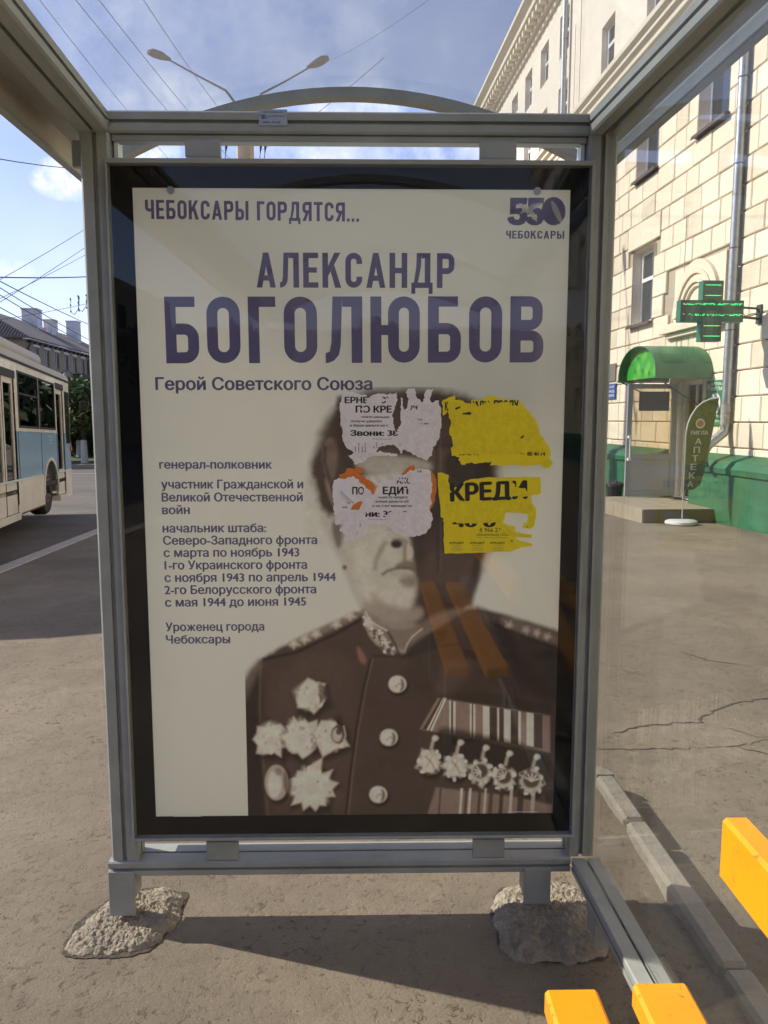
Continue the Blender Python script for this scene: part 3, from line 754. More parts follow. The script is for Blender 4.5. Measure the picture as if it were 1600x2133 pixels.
def glyph(ch):
    s = ST
    if ch == 'О': return g_O(.51), .51
    if ch == 'С': return g_O(.50, open_right=True), .50
    if ch == 'Б': return g_rect(0, 0, s, 1) + g_rect(s, 1 - s * .92, .46, 1) + g_bowl(s, .51, 0, .60, r=.22), .51
    if ch == 'В': return g_rect(0, 0, s, 1) + g_bowl(s, .50, .49, 1, r=.2, s=.155) + g_bowl(s, .52, 0, .488, r=.2, s=.155), .52
    if ch == 'Р': return g_rect(0, 0, s, 1) + g_bowl(s, .52, .40, 1, r=.22), .52
    if ch == 'Ы': return g_rect(0, 0, s, 1) + g_bowl(s, .48, 0, .60, r=.22) + g_rect(.56, 0, .56 + s, 1), .56 + s
    if ch == 'Г': return g_rect(0, 0, s, 1) + g_rect(s, 1 - s * .92, .42, 1), .42
    if ch == 'Е': return g_rect(0, 0, s, 1) + g_rect(s, 0, .45, s * .92) + g_rect(s, 1 - s * .92, .45, 1) + g_rect(s, .43, .41, .43 + s * .9), .45
    if ch == 'Н': return g_rect(0, 0, s, 1) + g_rect(.53 - s, 0, .53, 1) + g_rect(s, .42, .53 - s, .42 + s * .92), .53
    if ch == 'Т': return g_rect(0, 1 - s * .92, .50, 1) + g_rect(.25 - s / 2, 0, .25 + s / 2, 1 - s * .92), .50
    if ch == 'А': return [[(0, 0), (s * 1.02, 0), (.145, .0), (.215, .22), (.215, .22)]][:0] + [[(0, 0), (.165, 0), (.365, 1), (.205, 1)], [(.405, 0), (.57, 0), (.366, 1), (.286, .60)]] + [[(.205, .20), (.363, .20), (.334, .35), (.236, .35)]], .57
    if ch == 'Л': return [[(0, 0), (.04, 0), (.13, .035), (.205, .12), (.235, .26), (.262, 1), (.115, 1), (.09, .30), (.06, .17), (0, .15)]] + g_rect(.262, 1 - s * .92, .57 - s, 1) + g_rect(.57 - s, 0, .57, 1), .57
    if ch == 'Д': return g_rect(0, -.17, .12, .155) + g_rect(.12, 0, .52, .155) + g_rect(.52, -.17, .64, .155) + [[(.075, .155), (.195, .155), (.285, .60), (.305, 1), (.16, 1), (.145, .60)]] + g_rect(.305, 1 - s * .92, .40, 1) + g_rect(.40, .155, .40 + s, 1), .64
    if ch == 'К': return g_rect(0, 0, s, 1) + [[(s, .33), (.54, 1), (.36, 1), (s, .62)]] + [[(.246, .464), (.375, 0), (.56, 0), (.352, .657)]], .56
    if ch == 'Я': return g_flip(g_rect(0, 0, s, 1) + g_bowl(s, .52, .40, 1, r=.22), .52) + [[(.0, 0), (.18, 0), (.34, .40), (.17, .40)]], .52
    if ch == 'Ч': return g_rect(.50 - s, 0, .50, 1) + g_rect(0, .60, s, 1) + g_arc(.22, .60, .22, .22 - s, math.pi, 1.5 * math.pi) + g_rect(.22, .38, .50 - s, .38 + s), .50
    if ch == 'Ю': return g_rect(0, 0, s, 1) + [[(s, .42), (.27, .42), (.27, .42 + s * .9), (s, .42 + s * .9)]] + [[(x + .27, y) for x, y in q] for q in g_O(.49)], .76
    if ch == '.': return g_rect(0, 0, .15, .165), .15
    return [], .36
def head_geo(body, gap=.115):
    v, f = [], []; x = 0
    for ch in body:
        ps, w = glyph(ch)
        for q in ps:
            o = len(v); v += [(x + a, b) for a, b in q]; f.append(tuple(range(o, o + len(q))))
        x += w + (gap if ch != ' ' else 0)
    return v, f, 0, x - gap
# ---------------------------------------------------------------- advertising light box
CAMP = F_PAN.inverted() @ Vector((0, 0, CAM_H))
def pp(px, py, off=0.0):
    """where a spot read off the photograph lies on the plane n = off of the panel frame"""
    d = F_PAN.to_3x3().inverted() @ fw_dir(px, py); k = (off - CAMP.y) / d.y; q = CAMP + d * k
    return (q.x, q.z)
NF = -.022
bx0, bz1 = pp(217, 328, NF); bx1, _ = pp(1241, 336, NF); _, bz0 = pp(275, 1754, NF)
box = thing('lightbox', 'tall black advertising light box framed in grey aluminium', 'light box', F_PAN, ((bx0 + bx1) / 2, .04, bz0))
fw_ = .0085
part('frame', MB().box(bx0, bx1, NF, NF + .03, bz1 - fw_ * 1.5, bz1, .0015), M['alu'], box)
part('frame', MB().box(bx0, bx1, NF, NF + .03, bz0, bz0 + fw_, .0015), M['alu'], box)
part('frame', MB().box(bx0, bx0 + fw_ * .6, NF, NF + .03, bz0 + fw_, bz1 - fw_ * 1.5, .001), M['alu'], box)
part('frame', MB().box(bx1 - fw_, bx1, NF, NF + .03, bz0 + fw_, bz1 - fw_ * 1.5, .0015), M['alu'], box)
y0_, y1_ = NF + .0305, .115
part('housing', MB().box(bx0 + .003, bx0 + .0055, y0_, y1_, bz0 + .003, bz1 - .003).box(bx1 - .0055, bx1 - .003, y0_, y1_, bz0 + .003, bz1 - .003).box(bx0 + .0056, bx1 - .0056, y0_, y1_, bz0 + .003, bz0 + .0085).box(bx0 + .0056, bx1 - .0056, y0_, y1_, bz1 - .0085, bz1 - .003), M['inner_white'], box)
part('added_diffuser_panel', MB().box(bx0 + .0056, bx1 - .0056, .108, .112, bz0 + .0086, bz1 - .0086), M['opal'], box)  # added to spread sunlight over the back of the poster
NG = NF + .006
part('glass', MB().box(bx0 + .0055, bx1 - .0088, NG, NG + .004, bz0 + fw_ + .0005, bz1 - fw_ * 1.5 - .0005), M['glass_box'], box)
# ---------------------------------------------------------------- poster
PO = .0005
def P3(dz): return lambda a, b: (a, PO - dz, b)
c_tl, c_tr, c_br, c_bl = pp(275, 390, PO), pp(1183, 397, PO), pp(1157, 1691, PO), pp(326, 1703, PO)
pu0 = (c_tl[0] + c_bl[0]) / 2; pu1 = (c_tr[0] + c_br[0]) / 2; pz1 = (c_tl[1] + c_tr[1]) / 2; pz0 = (c_bl[1] + c_br[1]) / 2
poster = thing('poster', 'cream poster in the light box with violet lettering and a brown portrait', 'poster', F_PAN, ((pu0 + pu1) / 2, PO, pz0))
MU, MD, MR = .006, .006, .006      # the black mask overlaps the sheet a little
mk = MB(); ya, yb_ = .0015, .0045
mk.box(bx0 + .006, pu0, ya, yb_, bz0 + .009, bz1 - .012).box(pu1, bx1 - .006, ya, yb_, bz0 + .009, bz1 - .012).box(pu0, pu1, ya, yb_, bz0 + .009, pz0).box(pu0, pu1, ya, yb_, pz1, bz1 - .012)
part('mask', mk, M['black'], box)
ua, ub = pp(508, 1300, PO)[0], pu1; za, zb = pz0, pp(800, 806, PO)[1]
mb = MB()
for a0, a1, b0, b1 in ((pu0, ua, pz0, zb), (pu0, pu1, zb, pz1)): mb.add([(a0, PO, b0), (a1, PO, b0), (a1, PO, b1), (a0, PO, b1)], [(0, 1, 2, 3)])
part('sheet', mb, M['paper'], poster)
for px, py in ((356, 397), (1119, 399)):
    u, z = pp(px, py, PO)
    mb = MB(); pr = [(.010 * math.cos(k * math.pi / 8), .010 * math.sin(k * math.pi / 8)) for k in range(16)]
    mb.prism(pr, (u, PO - .001, z), (u, PO - .006, z), (1, 0, 0), (0, 0, 1)); part('clip', mb, M['steel'], poster)
def pline(body, xl, xr, yl, yr, cap, bold=.026, m='ink', geo=None, dz=.0006, parent=None, name='lettering', off=None):
    off = PO if off is None else off
    p0, p1 = pp(xl, yl, off), pp(xr, yr, off); c = pp(xl, yl - cap, off)[1] - p0[1]
    mb = MB(); put_text(mb, body, p0, p1, c, lambda a, b: (a, off - dz, b), bold, geo)
    return part(name, mb, M[m], parent or poster)
pline('', 303, 748, 456, 462, 40, geo=head_geo('ЧЕБОКСАРЫ ГОРДЯТСЯ...'))
pline('', 535, 946, 599, 600, 73, geo=head_geo('АЛЕКСАНДР', .125))
pline('', 347, 1131, 757, 755, 139, geo=head_geo('БОГОЛЮБОВ', .125))
for b, xl, xr, yl, yr, cap in (
        ('Герой Советского Союза', 324, 776, 812, 812, 26),
        ('генерал-полковник', 332, 567, 976, 976, 17.5), ('участник Гражданской и', 336, 632, 1017.5, 1017, 18),
        ('Великой Отечественной', 337, 631, 1044.5, 1044, 18), ('войн', 338, 396, 1071, 1070.5, 18), ('начальник штаба:', 339, 555, 1109, 1108, 18),
        ('Северо-Западного фронта', 340, 661, 1134.5, 1133, 18), ('с марта по ноябрь 1943', 341, 624, 1160, 1158.5, 18),
        ('1-го Украинского фронта', 343, 640, 1186, 1184.5, 18), ('с ноября 1943 по апрель 1944', 343, 700, 1212, 1210, 18),
        ('2-го Белорусского фронта', 343, 659, 1237.5, 1235.5, 18), ('с мая 1944 до июня 1945', 344, 638, 1263.5, 1261, 18),
        ('Уроженец города', 345, 551, 1314.5, 1313, 17.5), ('Чебоксары', 346, 480, 1340.5, 1339.5, 17.5)):
    pline(b, xl, xr, yl, yr, cap)
# anniversary numeral "550"
mb = MB()
def LZ(x, y): return pp(800 + x / 2, y / 2, PO)     # enlarged-crop coordinates of the numeral
def blob(mb, cx, cy, rx, ry, rot=0, dz=.0006, a0=0, a1=2 * math.pi, n=36):
    pts = []
    for k in range(n):
        a = a0 + (a1 - a0) * k / n; x, y = rx * math.cos(a), ry * math.sin(a)
        pts.append(LZ(cx + x * math.cos(rot) - y * math.sin(rot), cy + x * math.sin(rot) + y * math.cos(rot)))
    mb.plate(pts, (), lambda a, b: (a, PO - dz, b))
def lpoly(mb, pts, dz=.0006): mb.plate([LZ(*p) for p in pts], (), lambda a, b: (a, PO - dz, b))
def digit5(mb, x, w, dz):
    s = w / 88.
    X = lambda a: x + a * s
    lpoly(mb, [(X(14), 824), (X(88), 824), (X(84), 852), (X(40), 852), (X(38), 868), (X(60), 866), (X(78), 874), (X(88), 892), (X(86), 914), (X(74), 931), (X(54), 939), (X(28), 938), (X(10), 929), (X(0), 912), (X(8), 904), (X(28), 902), (X(34), 914), (X(48), 916), (X(56), 906), (X(52), 894), (X(38), 891), (X(12), 894)], dz)
digit5(mb, 512, 86, .0006); mb2 = MB(); digit5(mb2, 588, 80, .0008)
blob(mb2, 706, 880, 50, 59, dz=.0010); mb3 = MB()
lpoly(mb3, [(556, 850), (572, 846), (584, 854), (596, 866), (618, 850), (650, 843), (664, 848), (640, 862), (620, 876), (632, 900), (638, 925), (626, 918), (608, 892), (594, 884), (572, 890), (560, 896), (576, 876), (570, 862)], .0013)
blob(mb3, 718, 882, 12, 50, -.42, .0013, n=24)
emb = part('emblem', mb, M['ink'], poster); part('emblem_zero', mb2, M['ink'], emb); part('emblem_bird', mb3, M['paper'], emb)
pline('', 1054, 1175, 497, 497.5, 16.5, geo=head_geo('ЧЕБОКСАРЫ', .13))
# small print frame at the foot of the poster
mb = MB()
for (xa, ya, xb, yb) in ((1056, 1690, 1120, 1691), (362, 1699.5, 420, 1700.5)):
    mb = MB(); a, b = pp(xa, ya, PO), pp(xb, yb, PO); mb.add([(a[0], PO - .0012, a[1]), (b[0], PO - .0012, a[1]), (b[0], PO - .0012, b[1] - .0), (a[0], PO - .0012, b[1] - .0)], [(0, 1, 2, 3)]); part('tape', mb, M['white_print'], poster)


# portrait: a grid of printed colour, painted shape by shape with soft edges
X0, X1, Y0, Y1 = 500, 1182, 800, 1697
GW, GH = 420, 560
corner = [pp(X0, Y0, PO), pp(X1, Y0, PO), pp(X0, Y1, PO), pp(X1, Y1, PO)]
UU, ZZ = np.meshgrid(np.linspace(ua, ub, GW), np.linspace(za, zb, GH))
# photo pixel of every grid point
def photo_px(U, Z):
    W = np.array(F_PAN)[:3]; x = W[0, 0] * U + W[0, 1] * PO + W[0, 2] * Z + W[0, 3]; y = W[1, 0] * U + W[1, 1] * PO + W[1, 2] * Z + W[1, 3]; z = Z - CAM_H
    c, s = math.cos(PITCH), math.sin(PITCH); dep = y * c - z * s; up_ = y * s + z * c
    return 800 + 1600 * x / dep, 1066.5 - 1600 * up_ / dep
PXX, PYY = photo_px(UU, ZZ)
WHITE = np.array(srgb((180, 178, 166)))
def tone(c): return np.array(srgb(c)) / WHITE * np.array(PAPER)
IMG = np.ones((GH, GW, 3)) * np.array(PAPER); ALP = np.zeros((GH, GW))
def gnoise(scale, seed, octs=4):
    r = np.random.default_rng(seed); out = np.zeros((GH, GW)); amp = 1; tot = 0
    for o in range(octs):
        n = max(3, int(scale * 2 ** o)); g = r.standard_normal((n + 2, n + 2))
        yy = (PYY - Y0) / 900 * n; xx = (PXX - X0) / 900 * n; yi = np.clip(yy.astype(int), 0, n); xi = np.clip(xx.astype(int), 0, n); fy = yy - yi; fx = xx - xi
        fy = fy * fy * (3 - 2 * fy); fx = fx * fx * (3 - 2 * fx)
        out += amp * (g[yi, xi] * (1 - fy) * (1 - fx) + g[yi + 1, xi] * fy * (1 - fx) + g[yi, xi + 1] * (1 - fy) * fx + g[yi + 1, xi + 1] * fy * fx); tot += amp; amp *= .55
    return out / tot
WX, WY = gnoise(22, 5), gnoise(22, 6)
def sdf(pts, X, Y):
    pts = np.array(pts, float); d = np.full(X.shape, 1e9); ins = np.zeros(X.shape, bool); n = len(pts)
    for i in range(n):
        a, b = pts[i], pts[(i + 1) % n]; e = b - a; w0, w1 = X - a[0], Y - a[1]
        t = np.clip((w0 * e[0] + w1 * e[1]) / (e @ e + 1e-9), 0, 1); d = np.minimum(d, (w0 - e[0] * t) ** 2 + (w1 - e[1] * t) ** 2)
        c = ((a[1] <= Y) & (b[1] > Y)) | ((b[1] <= Y) & (a[1] > Y))
        with np.errstate(divide='ignore', invalid='ignore'): xc = a[0] + (Y - a[1]) / (b[1] - a[1] + 1e-12) * e[0]
        ins ^= c & (X < xc)
    d = np.sqrt(d); return np.where(ins, -d, d)
def smooth_poly(pts, it=2):
    for _ in range(it):
        q = []
        for i in range(len(pts)):
            a, b = pts[i], pts[(i + 1) % len(pts)]; q += [(a[0] * .75 + b[0] * .25, a[1] * .75 + b[1] * .25), (a[0] * .25 + b[0] * .75, a[1] * .25 + b[1] * .75)]
        pts = q
    return pts
def paint(pts, c, blur=6, op=1.0, sm=2, warp=0):
    global IMG, ALP
    pts = smooth_poly(list(pts), sm) if sm else pts
    P = np.array(pts); b = blur + 3 + warp * 2
    m = (PXX > P[:, 0].min() - b) & (PXX < P[:, 0].max() + b) & (PYY > P[:, 1].min() - b) & (PYY < P[:, 1].max() + b)
    if not m.any(): return
    r = np.where(m.any(1))[0]; q = np.where(m.any(0))[0]; S = (slice(r[0], r[-1] + 1), slice(q[0], q[-1] + 1))
    d = sdf(pts, PXX[S] + warp * WX[S], PYY[S] + warp * WY[S]); a = np.clip(.5 - d / (2 * blur), 0, 1); a = a * a * (3 - 2 * a) * op
    IMG[S] = IMG[S] * (1 - a[..., None]) + tone(c) * a[..., None]; ALP[S] = np.maximum(ALP[S], a)
def star(cx, cy, r, n, c, inner=.72, rot=0, blur=3, sq=1.0, op=1):
    blur = blur * 1.5; rj = np.random.default_rng(int(cx * 7 + cy))
    jj = 1 + .12 * rj.standard_normal(2 * n); r0_ = r; r_ = [r0_ * q for q in jj]
    paint([(cx + r_[k] * (1 if k % 2 == 0 else inner) * math.cos(rot + math.pi * k / n) * sq, cy + r_[k] * (1 if k % 2 == 0 else inner) * math.sin(rot + math.pi * k / n)) for k in range(2 * n)], c, blur, op, 0)
def disc(cx, cy, rx, ry, c, blur=3, op=1): paint([(cx + rx * math.cos(k * .3927), cy + ry * math.sin(k * .3927)) for k in range(16)], c, blur, op, 1)
def line(pts, w, c, blur=3, op=1):
    L, Rr = [], []
    for i, p in enumerate(pts):
        a, b = pts[max(i - 1, 0)], pts[min(i + 1, len(pts) - 1)]; d = math.hypot(b[0] - a[0], b[1] - a[1]) or 1; nx, ny = -(b[1] - a[1]) / d * w / 2, (b[0] - a[0]) / d * w / 2
        L.append((p[0] + nx, p[1] + ny)); Rr.append((p[0] - nx, p[1] - ny))
    paint(L + Rr[::-1], c, blur, op, 0)
# head
paint([(705, 835), (760, 815), (880, 808), (980, 820), (1030, 880), (1040, 980), (1030, 1080), (1010, 1160), (985, 1230), (960, 1290), (860, 1310), (770, 1290), (735, 1210), (700, 1130), (655, 1060), (645, 980), (660, 910)], (95, 76, 66), 16, warp=5)
paint([(640, 960), (690, 1000), (700, 1100), (690, 1140), (640, 1130), (634, 1040)], (176, 171, 156), 12, .8)
paint([(655, 985), (700, 1000), (730, 1090), (775, 1290), (750, 1270), (700, 1150), (672, 1100)], (168, 160, 146), 10, .9)
paint([(700, 830), (690, 900), (650, 960), (645, 1000), (668, 1060), (700, 1085), (740, 1050), (760, 900), (740, 830)], (84, 64, 54), 9, warp=8)
paint([(668, 930), (688, 905), (705, 930), (702, 980), (690, 1010), (676, 985)], (122, 98, 84), 6, .85)
paint([(676, 990), (690, 1015), (700, 1060), (690, 1050), (680, 1020)], (150, 128, 112), 5, .7)
line([(678, 930), (676, 960), (688, 1000)], 5, (60, 44, 36), 4, .7)
# face, lit from the left, the right half in deep shade
paint([(700, 1000), (900, 960), (905, 1080), (880, 1110), (862, 1130), (858, 1180), (872, 1230), (850, 1300), (770, 1290), (735, 1215), (712, 1130)], (172, 165, 148), 12)
paint([(740, 940), (840, 950), (900, 960), (900, 985), (820, 985), (740, 985)], (160, 155, 140), 8, .9)
paint([(850, 1085), (905, 1050), (1000, 1020), (1035, 1000), (1025, 1090), (1002, 1160), (985, 1230), (970, 1275), (890, 1320), (855, 1290), (880, 1230), (868, 1170), (858, 1130)], (76, 58, 50), 11, warp=4)
paint([(905, 1010), (1010, 960), (1032, 975), (1030, 1060), (940, 1130), (880, 1120)], (72, 54, 46), 12, .9)
paint([(925, 940), (1000, 940), (1025, 965), (1020, 1000), (925, 1000)], (64, 48, 42), 8)
paint([(880, 1165), (930, 1130), (985, 1150), (1000, 1185), (985, 1225), (930, 1240), (880, 1230)], (98, 76, 66), 14, .6)
line([(1003, 1100), (998, 1160), (985, 1215), (975, 1262)], 16, (74, 56, 48), 9, .9)
paint([(690, 1084), (712, 1092), (714, 1130), (704, 1146), (694, 1120)], (104, 86, 76), 6, .8)
disc(718, 1182, 5, 5, (96, 82, 74), 3, .8)
paint([(850, 1098), (880, 1090), (890, 1150), (872, 1170), (860, 1150)], (70, 54, 46), 9, .9)
line([(804, 1128), (792, 1146), (784, 1166), (781, 1186)], 8, (128, 114, 104), 7, .75)
disc(826, 1133, 12, 9, (52, 38, 33), 4.5); paint([(812, 1122), (846, 1120), (852, 1134), (830, 1128)], (104, 88, 78), 5, .6)
line([(843, 1132), (844, 1150), (843, 1168)], 8, (104, 86, 76), 6, .7); disc(854, 1151, 7, 14, (176, 160, 144), 4, .95)
paint([(826, 1174), (846, 1166), (866, 1172), (864, 1186), (842, 1184), (822, 1184)], (112, 92, 82), 5, .8)
line([(796, 1197), (808, 1189), (822, 1185), (838, 1183), (852, 1184), (864, 1187)], 5, (88, 70, 61), 5, .8)
paint([(808, 1192), (850, 1188), (858, 1200), (828, 1204)], (158, 146, 134), 5, .6)
paint([(826, 1206), (862, 1196), (868, 1222), (846, 1226)], (116, 96, 86), 8, .7)
paint([(790, 1224), (840, 1228), (858, 1246), (836, 1262), (800, 1256)], (180, 172, 158), 11, .6)
paint([(752, 1250), (790, 1256), (840, 1270), (872, 1256), (880, 1290), (820, 1310), (776, 1296)], (136, 118, 106), 12, .7)
paint([(884, 1110), (930, 1090), (960, 1110), (940, 1150), (896, 1160)], (84, 66, 57), 14, .5)
paint([(740, 1130), (764, 1150), (772, 1210), (780, 1250), (760, 1240), (744, 1190)], (184, 178, 164), 14, .6)
# neck and chin shade
paint([(752, 1262), (790, 1300), (850, 1310), (905, 1280), (960, 1260), (975, 1290), (900, 1345), (840, 1365), (790, 1330), (758, 1290)], (122, 98, 84), 10, .9)
paint([(768, 1225), (800, 1262), (850, 1276), (880, 1262), (884, 1286), (840, 1304), (786, 1290)], (150, 134, 118), 9, .8)
# tunic
paint([(480, 1860), (500, 1800), (503, 1450), (518, 1405), (548, 1370), (600, 1340), (690, 1300), (752, 1268), (778, 1302), (835, 1372), (880, 1330), (950, 1282), (985, 1262), (1020, 1270), (1075, 1288), (1230, 1340), (1240, 1860)], (86, 64, 55), 7, sm=1, warp=3)
paint([(555, 1400), (700, 1350), (745, 1420), (735, 1600), (720, 1720), (575, 1720), (560, 1560)], (97, 74, 63), 26, .75)
paint([(860, 1330), (1000, 1290), (1060, 1400), (1100, 1470), (900, 1450), (830, 1440)], (74, 55, 47), 26, .8)
paint([(1000, 1275), (1190, 1335), (1190, 1480), (1080, 1440)], (58, 43, 38), 24, .8)
paint([(500, 1440), (528, 1390), (550, 1400), (545, 1560), (562, 1860), (480, 1860)], (56, 41, 36), 12, .9)
line([(543, 1384), (541, 1480), (548, 1580), (558, 1700)], 5, (120, 96, 82), 5, .55)
paint([(505, 1412), (530, 1378), (546, 1372), (540, 1400), (520, 1440), (508, 1470)], (128, 108, 94), 10, .6)
# shoulder boards
paint([(596, 1342), (640, 1318), (752, 1270), (758, 1284), (680, 1318), (612, 1352)], (132, 110, 96), 7, .9)
for x, y in ((612, 1340), (634, 1330), (658, 1320), (700, 1300), (730, 1282)): star(x, y, 11, 5, (178, 166, 150), .6, .3, 4)
line([(548, 1374), (620, 1358), (700, 1320), (752, 1290)], 5, (50, 36, 32), 4, .9)
paint([(1040, 1282), (1080, 1288), (1188, 1332), (1186, 1352), (1100, 1325), (1045, 1306)], (120, 98, 86), 8, .85)
for x, y in ((1060, 1302), (1096, 1312), (1118, 1318), (1140, 1326)): star(x, y, 8, 5, (170, 156, 142), .6, .2, 4, op=.8)
line([(1020, 1296), (1080, 1322), (1160, 1352)], 5, (48, 35, 31), 5, .8)
# collar with embroidery
paint([(754, 1272), (766, 1284), (784, 1308), (806, 1332), (826, 1364), (806, 1364), (780, 1342), (757, 1318)], (158, 142, 126), 5, warp=5)
rc = np.random.default_rng(77)
for k in range(60):
    t = rc.random(); cxx = 760 + 56 * t + rc.normal(0, 5); cyy = 1290 + 66 * t + rc.normal(0, 6)
    disc(cxx, cyy, 2 + 2.5 * rc.random(), 2 + 3.5 * rc.random(), ((206, 196, 182), (92, 72, 62), (180, 166, 150))[k % 3], 2, .8)
line([(761, 1274), (770, 1290), (784, 1302), (807, 1314)], 3.5, (186, 174, 160), 2.5, .85)
line([(808, 1316), (822, 1340), (832, 1364)], 4, (60, 45, 39), 4, .9)
line([(842, 1360), (848, 1342), (858, 1327), (880, 1309)], 3, (176, 162, 148), 2.2, .85)
paint([(836, 1372), (850, 1348), (905, 1312), (940, 1310), (910, 1350), (860, 1370)], (58, 44, 38), 7, .85)
# placket and seams
line([(772, 1372), (756, 1440), (742, 1520), (730, 1610), (720, 1700)], 4, (56, 41, 36), 3, .95)
line([(777, 1372), (761, 1440), (747, 1520), (735, 1610), (726, 1700)], 3, (122, 98, 84), 3, .6)
line([(775, 1366), (840, 1368), (880, 1352), (960, 1340)], 4, (54, 40, 35), 4, .8)
paint([(742, 1345), (752, 1350), (765, 1375), (760, 1385), (748, 1378)], (150, 92, 76), 5, .8)
paint([(915, 1375), (990, 1380), (960, 1430), (900, 1460)], (108, 84, 72), 16, .5)
# buttons
for x, y in ((828, 1425), (810, 1536), (788, 1655)):
    disc(x + 2, y + 4, 22, 21, (44, 32, 28), 5, .8); disc(x, y, 19, 18, (186, 174, 158), 3); paint([(x + 6, y - 14), (x + 15, y - 4), (x + 14, y + 10), (x + 4, y + 17), (x + 9, y + 4)], (86, 66, 57), 3.5, .85); disc(x - 6, y - 5, 7, 8, (214, 204, 190), 4, .8); line([(x - 4, y + 6), (x + 2, y - 2), (x + 8, y + 2)], 3, (128, 108, 96), 2.4, .7)
# orders on the left of the chest: pale cut shapes that run into each other
for (x, y, r, n, q, inn_) in ((648, 1450, 37, 6, .95, .80), (566, 1540, 40, 9, .92, .82), (627, 1536, 41, 11, .95, .84), (686, 1538, 41, 4, .95, .80), (649, 1641, 50, 12, .98, .84)):
    star(x + 4, y + 7, r + 5, n, (46, 34, 30), .86, .35, 7, q, .75); star(x, y, r, n, (182, 166, 148), inn_, .35, 2.6, q); star(x - 3, y - 3, r * .78, n, (204, 190, 172), .86, .2, 7, q, .75); disc(x + 3, y + 2, r * .3, r * .3, (176, 158, 140), 5, .6)
    rq = np.random.default_rng(int(x))
    for k in range(26):
        a = rq.random() * 6.28; w = r * (.35 + .5 * rq.random()); disc(x + w * math.cos(a) * q, y + w * math.sin(a), 2 + 2 * rq.random(), 2 + 3 * rq.random(), ((150, 132, 116), (214, 202, 186))[k % 2], 2.4, .55)
paint([(662, 1418), (676, 1430), (690, 1434), (678, 1452), (666, 1470), (664, 1444)], (84, 65, 56), 4, .75)
disc(580, 1634, 29, 42, (44, 33, 29), 6, .75); disc(576, 1630, 25, 38, (160, 142, 126), 3); disc(572, 1634, 14, 28, (200, 186, 168), 5, .8); paint([(590, 1600), (602, 1625), (598, 1655), (590, 1640)], (92, 72, 62), 4, .7); disc(580, 1608, 8, 8, (110, 92, 80), 4, .6)
disc(705, 1530, 16, 20, (92, 72, 62), 3, .85); disc(702, 1531, 10, 14, (178, 162, 146), 3, .9); disc(706, 1524, 6, 7, (72, 55, 47), 2.5, .85); line([(716, 1512), (720, 1532), (714, 1550)], 3, (186, 172, 156), 2.4, .7)
# medal ribbons on the right
def yb(x, top): return (1455 + (x - 905) * .150) if top else (1518 + (x - 875) * .160)
paint([(912, 1453), (1146, 1490), (1146, 1568), (1060, 1556), (960, 1535), (874, 1519)], (140, 112, 98), 3, sm=0)
x = 880
stripes = [(9, 0), (4, 1), (3, 0), (4, 1), (36, 2), (4, 1), (4, 0), (5, 1), (30, 2), (4, 1), (3, 0), (4, 1), (16, 2), (14, 1), (16, 0), (4, 1), (10, 0), (14, 1), (16, 0), (5, 1), (12, 2), (15, 1), (18, 0)]
for w, k in stripes:
    if k != 2:
        c = ((84, 64, 54), (196, 184, 168))[k]; sl = max(0, (930 - x) * .75)
        paint([(x + sl * .8 + 10 * (sl > 0), yb(x, 1)), (x + w + sl * .8 + 10 * (sl > 0), yb(x + w, 1)), (x + w, yb(x + w, 0)), (x, yb(x, 0))], c, 1.6, .95, 0)
    x += w
paint([(912, 1452), (1150, 1490), (1150, 1470), (1000, 1440)], (66, 49, 43), 6, .7, 0)
paint([(905, 1512), (960, 1520), (1150, 1562), (1150, 1640), (1100, 1640), (960, 1620), (900, 1600)], (52, 39, 34), 9, .8)
for i, (x, y, r) in enumerate(((895, 1588, 27), (948, 1597, 26), (1001, 1608, 25), (1050, 1620, 25), (1107, 1627, 28))):
    rm = np.random.default_rng(50 + i)
    line([(x + 12, y - 56), (x + 6, y - 40), (x + 3, y - r)], 7, (170, 156, 140), 3, .85); disc(x + 12, y - 50, 7, 6, (196, 184, 168), 3, .8); disc(x + 22, y - 40, 9, 7, (60, 46, 40), 4, .7)
    disc(x + 3, y + 6, r * 1.05, r * 1.15, (44, 32, 28), 6, .8); star(x, y, r * 1.08, 9, (172, 158, 142), .84, i * .4, 3)
    for k in range(10):
        a = k * .628 + rm.random() * .4; rr = r * (.82 + .25 * rm.random()); disc(x + rr * math.cos(a) * .9, y + rr * math.sin(a), 3 + 3 * rm.random(), 3 + 3 * rm.random(), ((206, 196, 182), (92, 74, 64))[int(rm.random() < .35)], 2.2, .85)
    if i < 2: disc(x, y + 2, r * .6, r * .68, (196, 184, 168), 5, .8); line([(x - 8, y - 12), (x + 4, y), (x + 10, y + 14)], 4, (126, 108, 94), 3, .7); line([(x + 6, y - 14), (x - 6, y + 10)], 3, (142, 124, 110), 3, .6)
    else:
        disc(x, y - 2, r * .62, r * .6, (80, 62, 54), 3.5, .9)
        for k in range(5): a = -.4 + k * .62 + i; line([(x, y), (x + r * .55 * math.cos(a), y - 2 + r * .5 * math.sin(a))], 3.5, (198, 186, 170), 2.2, .8)
        line([(x - r * .5, y + r * .55), (x, y + r * .8), (x + r * .55, y + r * .5)], 5, (184, 170, 154), 3, .8)
for (x, y) in ((700, 1510), (662, 1444)): line([(x, y), (x + 8, y + 10)], 3, (70, 54, 46), 3, .6)
paint([(908, 1640), (1050, 1656), (1150, 1676), (1150, 1720), (885, 1720), (892, 1690)], (138, 112, 98), 4, .9, 0)
for xx in range(905, 1130, 1):
    pass
